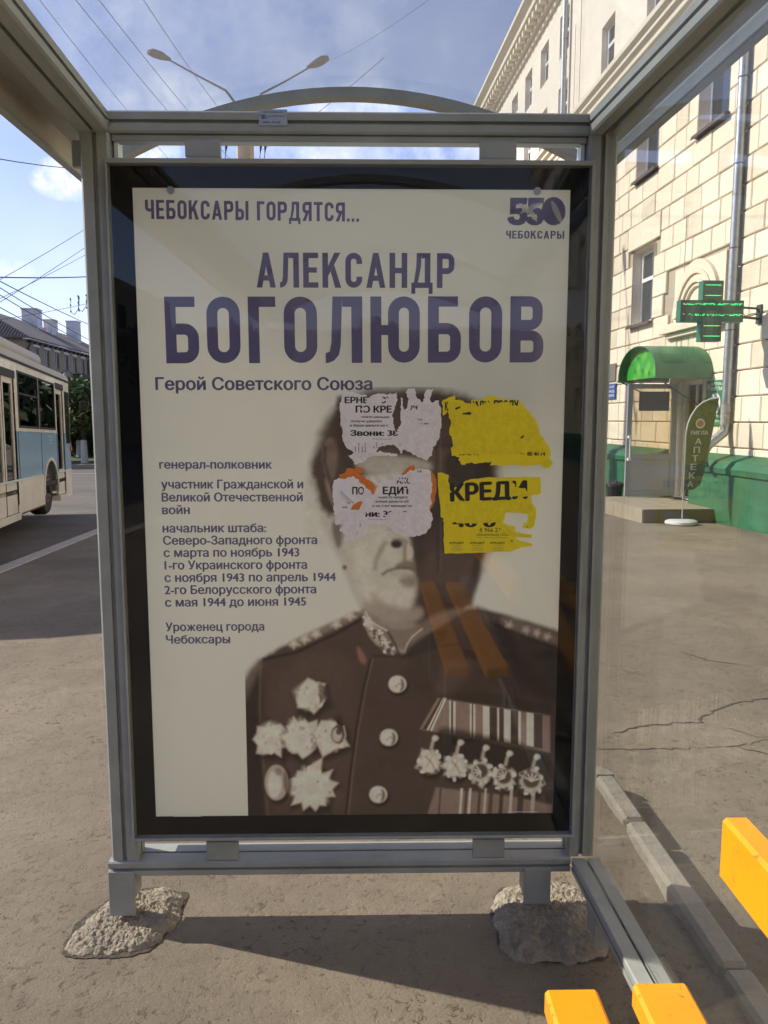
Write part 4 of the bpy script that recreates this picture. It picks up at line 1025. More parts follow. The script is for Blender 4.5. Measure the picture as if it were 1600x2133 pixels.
for xx, ww, c in ((918, 4, (88, 68, 58)), (962, 5, (190, 178, 162)), (972, 5, (84, 64, 54)), (980, 5, (190, 178, 162)), (1000, 6, (84, 64, 54)), (1012, 5, (176, 162, 146)), (1024, 8, (88, 68, 58)), (1046, 8, (70, 52, 46)), (1066, 6, (180, 166, 150)), (1086, 12, (74, 56, 48)), (1112, 8, (168, 152, 138))):
    line([(xx, 1642), (xx - 4, 1700)], ww, c, 2, .85)
# paper seam down the sheet and print grain
line([(908, 830), (910, 1010), (912, 1190)], 2.5, (52, 40, 36), 1.5, .6); line([(917, 830), (919, 1190)], 2, (120, 106, 96), 1.5, .35)
mott = 1 + ALP * (.05 * gnoise(9, 1) + .06 * gnoise(70, 2, 2) + .03 * np.random.default_rng(3).standard_normal((GH, GW)))
PAP = np.array(PAPER); q_ = np.clip(IMG / PAP, .001, 1); q_ = q_ ** (1 + .22 * (1 - q_.mean(-1, keepdims=True)) * 1.6); g_ = q_.mean(-1, keepdims=True); q_ = q_ * .62 + g_ * .38
IMG = np.clip(q_ * PAP * mott[..., None], .004, .9)
# the print fades into the paper round the head
mb = MB(); mb.v = [(float(a), PO, float(b)) for a, b in zip(UU.ravel(), ZZ.ravel())]
for j in range(GH - 1):
    for i in range(GW - 1): a = j * GW + i; mb.f.append((a, a + 1, a + GW + 1, a + GW))
m = M['print']
pr = part('portrait_print', mb, m, poster)
at = pr.data.color_attributes.new('print', 'FLOAT_COLOR', 'POINT')
buf = np.ones((GH * GW, 4), np.float32); wh = np.array((.72, .72, .66)); A_ = np.clip(ALP, 0, 1)[..., None] ** .0
buf[:, :3] = IMG.reshape(-1, 3)
at.data.foreach_set('color', buf.ravel())

# ---------------------------------------------------------------- torn flyers on the glass
NS = NF + .0058
def Z6(x, y): return pp(640 + x / 3.0769, 790 + y / 3.0769, NS)
def ragged(pts, amp=.10, depth=3, seed=1, close=True):
    r = random.Random(seed)
    for d in range(depth):
        q = []; n = len(pts)
        for i in range(n if close else n - 1):
            a, b = pts[i], pts[(i + 1) % n]; L = math.hypot(b[0] - a[0], b[1] - a[1]); q.append(a)
            if L > 4:
                k = r.gauss(0, amp) * min(L, 22) * (1.25 if d else .9)
                t = r.uniform(.35, .65); q.append((a[0] + (b[0] - a[0]) * t - (b[1] - a[1]) / L * k, a[1] + (b[1] - a[1]) * t + (b[0] - a[0]) / L * k))
        pts = q
    return pts
def zplate(outer, holes=(), dz=0, th=.0002, amp=.12, depth=3, seed=1):
    def ar(P): return abs(sum(P[i][0] * P[(i + 1) % len(P)][1] - P[(i + 1) % len(P)][0] * P[i][1] for i in range(len(P))) / 2)
    best = None
    for k in range(14):          # a torn edge that crosses itself fills badly: take the first draw that fills whole
        O = [Z6(*p) for p in ragged(outer, amp * (1 - k * .05), depth, seed + k * 101)]; H = [[Z6(*p) for p in ragged(h, amp * .5, 2, seed + 9 + k)] for h in holes]
        mb = MB(); mb.plate(O, H, lambda a, b: (a, NS - dz, b), (0, -1, 0), th); want = ar(O) - sum(ar(h) for h in H); got = 0; nf = len(O) + sum(map(len, H))
        for q in mb.f:
            if len(q) == 3 and max(q) < nf: a_, b_, c_ = (mb.v[x] for x in q); got += abs((b_[0] - a_[0]) * (c_[2] - a_[2]) - (c_[0] - a_[0]) * (b_[2] - a_[2])) / 2
        e = abs(got - want) / want
        if best is None or e < best[0]: best = (e, mb)
        if e < .004: break
    if best[0] > .02: print('plate fill off', round(best[0], 3), seed)
    return best[1]
def ztext(par, items, dz, m, name='lettering'):
    for it in items:
        body, x0, x1, y, cap = it[:5]; bold = it[5] if len(it) > 5 else .02; y1 = it[6] if len(it) > 6 else y
        mb = MB(); p0, p1 = Z6(x0, y), Z6(x1, y1); c = Z6(x0, y - cap)[1] - p0[1]
        put_text(mb, body, p0, p1, c, lambda a, b: (a, NS - dz, b), bold); part(name, mb, M[m], par)
def zvert(par, items, dz, m):
    for body, x, y0, y1, cap in items:     # reads upwards
        mb = MB(); p0, p1 = Z6(x, y0), Z6(x, y1); c = abs(Z6(x + cap, y0)[0] - p0[0]); put_text(mb, body, p0, p1, c, lambda a, b: (a, NS - dz, b), .02); part('lettering', mb, M[m], par)
def flyer(label, px): 
    u, z = Z6(*px); return thing('torn_flyer', label, 'flyer', F_PAN, (u, NS, z), 'torn flyers stuck on the light box')
# orange scraps underneath
fo = flyer('orange paper scraps showing from under the lower white flyer', (400, 700))
part('paper', zplate([(205, 610), (240, 600), (250, 570), (300, 575), (330, 563), (370, 575), (350, 600), (325, 602), (380, 640), (420, 660), (440, 700), (432, 745), (385, 735), (330, 670), (290, 650), (240, 640), (215, 635)], dz=.0002, seed=3), M['flyer_o'], fo)
part('paper', zplate([(650, 560), (690, 545), (688, 575), (770, 572), (800, 590), (830, 640), (830, 700), (812, 795), (790, 835), (770, 800), (740, 640), (640, 610), (600, 640), (605, 610)], dz=.0002, seed=4), M['flyer_o'], fo)
part('paper', zplate([(340, 778), (355, 790), (332, 838), (280, 836), (300, 800)], dz=.0011, seed=5, amp=.08), M['flyer_o'], fo)
# upper white flyer
f1 = flyer('upper white torn flyer with black printed words', (520, 300))
part('paper', zplate([(225, 95), (300, 82), (345, 102), (378, 98), (388, 132), (420, 100), (480, 92), (545, 97), (575, 85), (580, 130), (560, 170), (548, 240), (555, 300), (566, 330), (600, 290), (603, 190), (598, 120), (608, 118), (618, 200), (642, 170), (650, 120), (630, 82), (650, 55), (690, 60), (698, 110), (735, 150), (745, 140), (750, 92), (770, 65), (808, 62), (800, 92), (785, 130), (800, 152), (840, 135), (858, 200), (862, 290), (850, 340), (845, 380), (822, 425), (805, 440), (800, 490), (765, 522), (700, 490), (650, 465), (622, 450), (602, 478), (585, 445), (550, 418), (500, 428), (470, 432), (440, 463), (500, 468), (578, 482), (570, 496), (480, 490), (390, 500), (360, 530), (320, 545), (300, 540), (290, 515), (262, 490), (300, 470), (250, 440), (232, 400), (212, 280), (207, 180)], dz=.0005, seed=11), M['flyer_w'], f1)
ztext(f1, [('ЕРНЕМ СТ', 240, 545, 153, 40, .035), ('ПО КРЕ', 310, 543, 213, 43, .035), ('плати меньше', 348, 527, 248, 15), ('получи удержа', 280, 476, 275, 15), ('и Ваши деньги на с', 274, 520, 303, 16),
           ('Звони: 38-', 276, 605, 362, 36, .04), ('тно', 700, 737, 264, 14), ('за ме', 712, 780, 290, 14), ('ди', 660, 706, 195, 34, .03)], .0008, 'ink_k')
ztext(f1, [('ООО «АК Прогресс» ИНН', 415, 545, 387, 8, 0)], .0008, 'ink_g')
zvert(f1, [('нем', 312, 466, 432, -9), ('ровку по', 334, 475, 408, -9), ('кредиту', 356, 490, 430, -9), ('38-33-15', 376, 470, 410, -9), ('у по', 448, 440, 408, -9), ('м', 430, 443, 430, -9), ('15', 600, 425, 405, -9), ('5', 486, 418, 410, -9)], .0008, 'ink_k')
part('torn_layer', zplate([(388, 118), (430, 96), (470, 110), (500, 130), (470, 170), (430, 150), (400, 180), (380, 150)], dz=.0014, seed=21, amp=.2), M['pulp_w'], f1)
part('torn_layer', zplate([(575, 100), (560, 160), (540, 150), (500, 160), (520, 110)], dz=.0014, seed=22, amp=.2), M['pulp_w'], f1)
part('torn_layer', zplate([(346, 185), (366, 176), (384, 192), (372, 205), (350, 202)], dz=.0014, seed=28, amp=.2), M['pulp_w'], f1)
part('torn_layer', zplate([(606, 330), (640, 230), (690, 180), (690, 240), (745, 300), (840, 260), (850, 330), (838, 380), (800, 430), (790, 490), (765, 512), (700, 480), (640, 455), (580, 400), (566, 350)], dz=.0014, seed=23, amp=.18), M['pulp_w'], f1)
part('torn_layer', zplate([(655, 66), (684, 66), (690, 110), (735, 160), (800, 165), (830, 150), (848, 210), (820, 240), (760, 225), (712, 190), (700, 150), (660, 140)], dz=.0014, seed=24, amp=.18), M['pulp_w'], f1)
part('torn_layer', zplate([(215, 200), (235, 190), (262, 280), (270, 380), (300, 440), (296, 466), (262, 436), (238, 392), (220, 300)], dz=.0014, seed=25, amp=.15), M['pulp_w'], f1)
part('torn_layer', zplate([(300, 480), (350, 470), (430, 470), (500, 474), (560, 484), (480, 487), (392, 496), (350, 520), (325, 500)], dz=.0014, seed=26, amp=.15), M['pulp_w'], f1)
# lower white flyer
f2 = flyer('lower white torn flyer over orange scraps', (500, 800))
part('paper', zplate([(165, 665), (200, 632), (240, 640), (290, 622), (330, 642), (345, 668), (392, 706), (428, 742), (442, 700), (456, 690), (405, 632), (430, 625), (455, 668), (480, 652), (460, 625), (500, 627), (545, 652), (542, 600), (575, 625), (562, 600), (620, 612), (660, 580), (720, 572), (780, 577), (792, 600), (796, 660), (800, 720), (790, 760), (800, 790), (782, 830), (800, 860), (805, 900), (790, 950), (760, 985), (720, 1005), (650, 1010), (600, 1000), (560, 985), (500, 990), (450, 982), (400, 985), (330, 1015), (280, 1030), (235, 1030), (245, 995), (205, 970), (230, 930), (185, 935), (175, 850), (165, 780)],
                     [[(398, 938), (450, 928), (500, 932), (535, 955), (552, 978), (480, 978), (440, 972), (385, 975)]], dz=.0006, seed=31), M['flyer_w'], f2)
ztext(f2, [('ПО', 288, 365, 737, 46, .035), ('ЕДИТ', 484, 662, 735, 46, .035), ('АХО', 572, 668, 668, 38, .03), ('ньше по кредиту', 455, 645, 763, 16), ('анные деньги об', 436, 650, 790, 16), ('и на счет меньше че', 418, 670, 818, 16),
           ('ни: 38-33-1', 372, 690, 881, 38, .04), ('п', 258, 272, 797, 12), ('ен', 226, 255, 825, 13), ('ОР.', 705, 740, 597, 13)], .0009, 'ink_k')
ztext(f2, [('ООО «АК Прогресс» ин', 392, 508, 902, 8, 0)], .0009, 'ink_g')
zvert(f2, [('15', 344, 945, 925, -9), ('нг', 326, 995, 975, -9)], .0009, 'ink_k')
part('torn_layer', zplate([(640, 620), (660, 590), (700, 620), (780, 600), (790, 700), (780, 800), (785, 880), (770, 960), (700, 995), (600, 990), (545, 960), (510, 900), (500, 870), (560, 830), (620, 850), (690, 830), (680, 760), (640, 700), (662, 670)], dz=.0015, seed=33, amp=.16), M['pulp_w'], f2)
part('torn_layer', zplate([(560, 625), (600, 640), (640, 640), (620, 660), (575, 640), (545, 665)], dz=.0015, seed=34, amp=.18), M['pulp_w'], f2)
part('torn_layer', zplate([(350, 690), (420, 740), (470, 745), (460, 790), (430, 800), (400, 840), (360, 870), (330, 850), (350, 790), (310, 760)], dz=.0010, seed=35, amp=.16), M['pulp_w'], f2)
part('torn_layer', zplate([(175, 850), (240, 845), (320, 830), (350, 880), (310, 930), (330, 1000), (250, 1024), (250, 992), (215, 965), (240, 925), (190, 925)], dz=.0013, seed=36, amp=.16), M['pulp_w'], f2)
a, b = Z6(222, 712), Z6(303, 790)
mb = MB().tube([(a[0], NS - .005, a[1]), ((a[0] + b[0]) / 2, NS - .006, (a[1] + b[1]) / 2), (b[0], NS - .004, b[1])], [.0032, .004, .0028], 10); part('curled_strip', mb, M['flyer_w'], f2, smooth=True)
# upper yellow flyer
f3 = flyer('upper yellow torn flyer, its print mostly ripped away', (1200, 330))
part('paper', zplate([(865, 140), (900, 120), (950, 100), (945, 127), (1000, 137), (1030, 160), (1060, 130), (1120, 125), (1170, 105), (1250, 125), (1340, 130), (1375, 150), (1400, 190), (1430, 210), (1440, 240), (1465, 255), (1480, 290), (1490, 350), (1540, 420), (1560, 470), (1552, 508), (1577, 540), (1540, 568), (1500, 560), (1500, 547), (1170, 553), (1185, 530), (1060, 535), (990, 550), (970, 520), (975, 500), (925, 490), (920, 440), (940, 420), (915, 360), (920, 260), (900, 210), (905, 190), (870, 235)], dz=.0005, seed=41), M['flyer_y'], f3)
ztext(f3, [('К', 882, 903, 200, 55, .04), ('НАДН', 1040, 1165, 190, 50, .05), ('ПРОДУ', 1195, 1355, 188, 52, .05), ('30 40 74', 975, 1100, 487, 26, .03), ('80 40 74', 1410, 1525, 490, 26, .03), ('74', 1365, 1392, 480, 22, .03)], .0008, 'ink_k')
ztext(f3, [('кредитование', 1320, 1398, 458, 8, .02), ('помощь', 1415, 1465, 456, 8, .02), ('деньги', 1065, 1100, 456, 8, .02)], .0008, 'ink_k')
part('torn_layer', zplate([(905, 140), (1000, 150), (1030, 168), (1062, 150), (1090, 172), (1130, 160), (1150, 140), (1200, 158), (1290, 142), (1330, 165), (1345, 178), (1380, 200), (1440, 260), (1480, 340), (1500, 400), (1530, 470), (1400, 472), (1300, 478), (1130, 476), (960, 468), (930, 400), (925, 260), (918, 200)], dz=.0014, seed=43, amp=.17), M['pulp_y'], f3)
part('torn_layer', zplate([(1500, 520), (1560, 515), (1577, 540), (1545, 572), (1505, 560)], dz=.002, seed=44, amp=.2), M['pulp_y'], f3)
part('ink_scrap', zplate([(995, 217), (1030, 210), (1055, 214), (1045, 228), (1000, 228)], dz=.0018, seed=46, amp=.1), M['ink_k'], f3)
part('ink_scrap', zplate([(948, 185), (982, 172), (980, 182), (950, 194)], dz=.0018, seed=47, amp=.1), M['ink_k'], f3)
part('ink_scrap', zplate([(1362, 372), (1388, 360), (1390, 368), (1375, 382)], dz=.0018, seed=48, amp=.1), M['ink_k'], f3)
# lower yellow flyer
f4 = flyer('lower yellow flyer with large black word and phone number', (1150, 850))
part('paper', zplate([(835, 600), (860, 598), (905, 612), (905, 660), (940, 695), (985, 680), (990, 665), (1040, 642), (1180, 628), (1370, 626), (1495, 628), (1497, 735), (1430, 745), (1445, 800), (1470, 830), (1468, 885), (1455, 940), (1420, 960), (1380, 950), (1385, 925), (1410, 920), (1415, 870), (1400, 860), (1270, 850), (1265, 890), (1255, 918), (1290, 935), (1330, 940), (1335, 980), (1440, 995), (1440, 1020), (1330, 1012), (1350, 1030), (1440, 1055), (1440, 1070), (1370, 1080), (1300, 1105), (880, 1118), (876, 1000), (874, 890), (858, 885), (846, 760), (840, 700)], dz=.0005, seed=51, amp=.07), M['flyer_y'], f4)
ztext(f4, [('КРЕДИ', 915, 1412, 782, 112, .045, 762), ('8 966 24', 1105, 1240, 978, 27, .0), ('обязательно ПОМ', 1085, 1290, 1003, 16, .0), ('40 0', 928, 1208, 946, 60, .04), ('к', 1406, 1418, 948, 10)], .0008, 'ink_k')
ztext(f4, [('ИНН 2130146445 ООО Кредит', 1090, 1285, 1019, 8, 0)], .0008, 'ink_g')
for x in (912, 1045, 1175):
    ztext(f4, [('КРЕДИТ', x, x + 93, 1055, 13, .02)], .0008, 'ink_k')
    ztext(f4, [('быстро и надежно', x + 10, x + 85, 1068, 6, 0), ('на месте', x + 28, x + 65, 1078, 6, 0), ('8 966 249 4645', x + 12, x + 82, 1088, 6, 0), ('www.kredit.ru', x + 14, x + 80, 1098, 6, 0)], .0008, 'ink_g')
ztext(f4, [('К', 1305, 1322, 1042, 11, .02)], .0008, 'ink_k')
part('torn_layer', zplate([(905, 790), (1000, 785), (1180, 780), (1300, 772), (1400, 768), (1440, 800), (1450, 850), (1400, 858), (1275, 848), (1262, 880), (1240, 916), (1180, 922), (1000, 925), (930, 922), (880, 915), (878, 840)], dz=.0014, seed=53, amp=.13), M['pulp_y'], f4)
part('torn_layer', zplate([(1300, 640), (1320, 650), (1330, 690), (1400, 700), (1425, 740), (1400, 750), (1330, 752), (1300, 775), (1305, 720)], dz=.0014, seed=54, amp=.13), M['pulp_y'], f4)
part('torn_layer', zplate([(850, 612), (880, 640), (905, 690), (930, 720), (880, 740), (858, 700)], dz=.0014, seed=55, amp=.13), M['pulp_y'], f4)
part('torn_layer', zplate([(1215, 965), (1290, 962), (1330, 985), (1430, 1000), (1430, 1012), (1330, 1006), (1270, 990), (1225, 990)], dz=.0014, seed=56, amp=.1), M['pulp_y'], f4)

# ---------------------------------------------------------------- maker's plate
u0, z1 = pp(539, 228, -.001); u1, z0 = pp(599, 262, -.001)
pl = thing('name_plate', 'small metal maker plate riveted on the top rail', 'plate', F_PAN, ((u0 + u1) / 2, 0, z0))
part('sheet', MB().box(u0, u1, -.0025, -.0003, z0, z1), M['steel'], pl)
mb = MB()
for sgn in (0, 1):
    cx, cz = u0 + .013, z0 + .023 - sgn * .005
    mb.box(cx - .008 + sgn * .003, cx + .006 + sgn * .003, -.0032, -.0027, cz, cz + .0035); 
mb.box(u0 + .008, u0 + .013, -.0032, -.0027, z0 + .016, z0 + .03 - .0025)
part('emblem', mb, M['ink'], pl)
mb = MB(); put_text(mb, 'ЗАО «НАКОЛ ГАРАНТ»', (u0 + .024, z0 + .022), (u1 - .004, z0 + .022), .0035, lambda a, b: (a, -.003, b), .02); part('lettering', mb, M['ink'], pl)
mb = MB(); put_text(mb, 'металлический комплекс', (u0 + .012, z1 - .008), (u1 - .012, z1 - .008), .0024, lambda a, b: (a, -.003, b), .01); part('lettering', mb, M['ink_k'], pl)
mb = MB(); put_text(mb, '2008 г. №148', (u0 + .010, z0 + .006), (u1 - .02, z0 + .006), .004, lambda a, b: (a, -.003, b), .01); part('lettering', mb, M['ink_k'], pl)
part('rivet', MB().tube([(u0 + .004, -.003, z0 + .004), (u0 + .004, -.0005, z0 + .004)], .0016, 8), M['steel'], pl)
part('rivet', MB().tube([(u1 - .004, -.003, z1 - .004), (u1 - .004, -.0005, z1 - .004)], .0016, 8), M['steel'], pl)

# ---------------------------------------------------------------- bench
bench = thing('bench', 'shelter bench with yellow painted wooden slats', 'bench', F_PAN, (.40, -1.7, 0))
for (a, b, z0, z1, n0, n1) in ((.268, .362, .452, .5, -.905, -2.55), (.428, .526, .452, .5, -.893, -2.55)):
    part('slat', MB().box(a, b, n1, n0, z0, z1, .006), M['yellow'], bench)
part('backrest_slat', MB().box(.538, .583, -2.55, -.965, .745, .852, .006), M['yellow'], bench)
for n in (-1.3, -2.2):
    part('frame', MB().box(.28, .60, n - .02, n + .02, .41, .4515, .003).box(.30, .34, n - .02, n + .02, .0, .4095, .003), M['alu'], bench)
    part('back_bracket', MB().box(.5835, .60, n - .02, n + .02, .72, .86, .002), M['alu'], bench)
# ---------------------------------------------------------------- long building on the right (street frame: t, s, z)
def wall_cells(mb, to3, a0, a1, b0, b1, ops, flip=False):
    """flat wall with rectangular openings ops = (a0,a1,b0,b1)"""
    A = sorted({a0, a1, *[x for o in ops for x in o[:2]]}); B = sorted({b0, b1, *[x for o in ops for x in o[2:4]]})
    A = [x for x in A if a0 <= x <= a1]; B = [x for x in B if b0 <= x <= b1]
    for i in range(len(A) - 1):
        for j in range(len(B) - 1):
            ca, cb = (A[i] + A[i + 1]) / 2, (B[j] + B[j + 1]) / 2
            if any(o[0] < ca < o[1] and o[2] < cb < o[3] for o in ops): continue
            q = [to3(A[i], B[j]), to3(A[i + 1], B[j]), to3(A[i + 1], B[j + 1]), to3(A[i], B[j + 1])]
            mb.add(q if not flip else q[::-1], [(0, 1, 2, 3)])
    return mb
def reveal(mb, to3, o, depth):
    """jambs, head and cill of an opening; to3(a,b,d) with d the depth behind the face"""
    a0, a1, b0, b1 = o
    for (p, q) in (((a0, b0), (a0, b1)), ((a0, b1), (a1, b1)), ((a1, b1), (a1, b0)), ((a1, b0), (a0, b0))):
        mb.add([to3(*p, 0), to3(*q, 0), to3(*q, depth), to3(*p, depth)], [(0, 1, 2, 3)])
M['stucco'] = mat('cream_stucco', (.84, .75, .62), .9, bump=((40, .2, 5), (5, .15, 3)), var=.07, varscale=1.6)
M['block'] = mat('cream_stucco_block', (.78, .69, .53), .9, bump=((35, .2, 5),), var=.06, varscale=.9)
BT = [M['block'], mat('cream_block_paler', (.81, .73, .575), .9, bump=((35, .2, 5),), var=.06, varscale=1.3), mat('cream_block_stained', (.71, .62, .47), .92, bump=((25, .3, 5),), var=.14, varscale=2.5)]
M['joint'] = mat('block_joint_mortar', (.42, .36, .27), .95)
M['moulding'] = mat('cream_moulding', (.74, .65, .50), .85, bump=((30, .15, 4),), var=.06, varscale=2)
M['upvc'] = mat('white_window_frame', (.82, .82, .80), .35)
M['pane'] = mat('dark_window_pane', (.030, .036, .042), .06, spec=.8)
M['sill'] = mat('brown_metal_sill', (.10, .065, .05), .5, var=.2)
M['greenp'] = mat('green_plinth_paint', (.016, .135, .055), .55, bump=((10, .2, 5), (70, .1, 3)), var=.28, varscale=2.2)
M['greenc'] = mat('green_canopy_metal', (.055, .20, .085), .42, bump=((6, .15, 3),), var=.22, varscale=3)
WT = 6.12
BLD_S0, BLD_S1 = -34, 30
cols = [12.25, 14.75, 17.2, 20.4, 22.2, 23.9, 25.6, 28.0]
back_cols = [8.6, 6.1, 3.6, 1.1, -1.4, -4, -6.6, -9.2, -12, -15, -18, -21, -24, -27, -30]
wins = []
for c in cols + back_cols:
    h = .49
    wins.append((c - h, c + h, 6.08, 7.72)); 
    if c != 12.25: wins.append((c - h, c + h, 3.33, 4.74) if c > 12 else (c - h, c + h, 3.33, 4.9))
    wins.append((c - h + .1, c + h - .1, 8.92, 10.0)); wins.append((c - h + .1, c + h - .1, 10.72, 11.75))
    if c < 9: wins.append((c - h, c + h, 1.5, 2.6))
DOOR = (12.15, 13.08, .15, 2.14)
ops = wins + [DOOR]
bld = thing('apartment_house', 'long cream plastered building with rusticated blocks and a green plinth', 'building', F_ST, (WT + 4, 10, 0))
W2 = lambda a, b: (WT, a, b)
mbw = wall_cells(MB(), W2, BLD_S0, BLD_S1, .9, 8.25, [o for o in ops if o[3] < 8.3])
mbr = MB()
for o in ops: reveal(mbr, lambda a, b, d: (WT + (-.045 if b < 8.25 else 0) + d * (1.0), a, b), o, .24)
mbu = wall_cells(MB(), lambda a, b: (WT - .0, a, b), BLD_S0, BLD_S1, 8.25, 12.3, [o for o in ops if o[3] > 8.3])
part('wall', mbu, M['stucco'], bld)
lower = part('block_wall', mbw, M['joint'], bld)
part('window_reveal', mbr, M['stucco'], bld)
mb = MB().box(WT + .9, WT + 11, BLD_S0, BLD_S1, -1.5, 12.3); mb.box(WT + .001, WT + .89, BLD_S1 - .3, BLD_S1, -1.5, 12.29); mb.box(WT + .001, WT + .89, BLD_S0, BLD_S0 + .3, -1.5, 12.29)
part('core', mb, M['stucco'], bld)
M['room'] = mat('dim_interior', (.10, .09, .08), .9)
# string course and cornice
prof = [(0, 8.22), (-.06, 8.22), (-.06, 8.30), (-.12, 8.34), (-.12, 8.42), (-.20, 8.48), (-.20, 8.55), (-.28, 8.60), (-.28, 8.70), (0, 8.78)]
mb = MB().prism([(x, z) for x, z in prof], (WT, BLD_S0, 0), (WT, BLD_S1, 0), (1, 0, 0), (0, 0, 1)); part('string_course', mb, M['moulding'], bld)
prof = [(.0, 12.2), (-.08, 12.2), (-.08, 12.34), (-.20, 12.36), (-.20, 12.5), (-.45, 12.58), (-.45, 12.72), (-.62, 12.84), (-.62, 12.95), (0, 13.1)]
mb = MB().prism([(x, z) for x, z in prof], (WT, BLD_S0, 0), (WT, BLD_S1, 0), (1, 0, 0), (0, 0, 1)); part('cornice', mb, M['moulding'], bld)
mb = MB(); s = BLD_S0 + .2
while s < BLD_S1 - .2:
    mb.box(WT - .40, WT - .2002, s, s + .17, 12.40, 12.565); s += .36
part('dentils', mb, M['moulding'], bld, kind='stuff')
mb = MB().add([(WT - .6, BLD_S0, 13.0), (WT + 11.5, BLD_S0, 13.0), (WT + 5.5, BLD_S0 + 4, 15), (WT + 5.5, BLD_S1 - 4, 15), (WT - .6, BLD_S1, 13.0), (WT + 11.5, BLD_S1, 13.0)], [(0, 2, 3, 4), (1, 5, 3, 2), (0, 1, 2), (4, 3, 5)])
M['roof'] = mat('grey_slate_roof', (.085, .075, .068), .8, var=.25, varscale=2)
part('roof', mb, M['roof'], bld)
# windows
for k, o in enumerate(wins):
    a0, a1, b0, b1 = o; D = WT + .13; f = .075
    if a1 < 2 and a1 > -2 and False: continue
    near = 10 < a0 < 27
    fr = MB().box(D, D + .06, a0, a0 + f, b0, b1).box(D, D + .06, a1 - f, a1, b0, b1).box(D, D + .06, a0 + f, a1 - f, b0, b0 + f).box(D, D + .06, a0 + f, a1 - f, b1 - f, b1)
    if near:
        zc = b0 + (b1 - b0) * .62
        fr.box(D - .012, D + .05, a0 + f, a1 - f, zc - .05, zc + .02)
        fr.box(D - .012, D + .05, a0 + f, a0 + f + .04, zc + .021, b1 - f).box(D - .012, D + .05, a1 - f - .04, a1 - f, zc + .021, b1 - f)
    wf = part('window_frame', fr, M['upvc'], bld)
    part('pane', MB().box(D + .02, D + .03, a0 + f, a1 - f, b0 + f, b1 - f), M['pane'], wf)
    if near and b0 < 8.3:
        part('window_sill', MB().box(WT - .13, D - .001, a0 - .05, a1 + .05, b0 - .035, b0 - .004).box(WT - .14, WT - .125, a0 - .05, a1 + .05, b0 - .06, b0 - .036), M['sill'], bld)
# rusticated blocks
CUT = [(o[0], o[1], o[2], o[3]) for o in wins if o[3] < 8.3] + [DOOR]
CUT += [(14.0, 15.5, 4.74, 5.25)]
RB = -0.045
blocks = []; rb = random.Random(5)
rowsz = [1.07 + .38 * k for k in range(-1, 20)]
ARCH = (12.48, 3.12, .70)      # blind arch: centre s, springing z, radius
for k, z in enumerate(rowsz[:-1]):
    z0, z1 = max(z, .95), min(rowsz[k + 1], 8.215)
    if z1 - z0 < .08: continue
    s = BLD_S0 + .05 + rb.uniform(0, .3)
    while s < BLD_S1 - .1:
        w = rb.choice((.44, .50, .56, .62, .68)); e = min(s + w, BLD_S1 - .02)
        segs = [(s, e)]
        for (c0, c1, d0, d1) in CUT:
            if d0 < z1 - .06 and d1 > z0 + .06:
                q = []
                for (x, y) in segs:
                    if c1 <= x or c0 >= y: q.append((x, y)); continue
                    if x < c0 - .05: q.append((x, c0))
                    if y > c1 + .05: q.append((c1, y))
                segs = q
        for x, y in segs:
            zz0, zz1 = z0, z1
            for (c0, c1, d0, d1) in CUT:      # trim vertically where a window edge falls inside the row
                if c0 < (x + y) / 2 < c1:
                    if zz0 < d0 < zz1 and d0 - zz0 <= .061 + .38: zz1 = min(zz1, d0)
                    if zz0 < d1 < zz1: zz0 = max(zz0, d1)
            if y - x > .05 and zz1 - zz0 > .04: blocks.append((x, y, zz0, zz1))
        s = e
def in_arch(x, y, z0, z1):
    cs, cz, r = ARCH
    if cz - .15 < z1 and z0 < cz + r + .2 and x < cs + r + .12 and y > cs - r - .12: return True
    return False
blocks = [b for b in blocks if not in_arch(*b)]
def block_mb(mb, x, y, z0, z1, j):
    g = .007; c = .014; T0, T1 = WT + .001, WT + RB - j
    x, y, z0, z1 = x + g, y - g, z0 + g * 1.3, z1 - g
    if y - x < 4 * c or z1 - z0 < 3 * c: c = .004
    v = [(T0, x, z0), (T0, y, z0), (T0, y, z1), (T0, x, z1), (T1 + c, x, z0), (T1 + c, y, z0), (T1 + c, y, z1), (T1 + c, x, z1),
         (T1, x + c, z0 + c), (T1, y - c, z0 + c), (T1, y - c, z1 - c), (T1, x + c, z1 - c)]
    f = [(8, 11, 10, 9)]
    for k in range(4):
        n = (k + 1) % 4; f += [(k, n, 4 + n, 4 + k), (4 + k, 4 + n, 8 + n, 8 + k)]
    return mb.add(v, f)
seen = sorted([b for b in blocks if 9.4 < b[0] and b[1] < 17.6], key=lambda b: b[0])[:295]
rest = [b for b in blocks if b not in set(seen)]
for b in seen: part('stone_block', block_mb(MB(), *b, rb.uniform(-.006, .007)), BT[rb.choice((0, 0, 0, 1, 1, 2))], lower)
mb = MB()
for b in rest: block_mb(mb, *b, rb.uniform(-.004, .004))
part('block_facing', mb, M['block'], bld, kind='stuff')
# plain lintel panel over the first-floor window
part('lintel_panel', MB().box(WT + .001, WT - .06, 14.01, 15.49, 4.80, 5.24, .008), M['block'], bld)
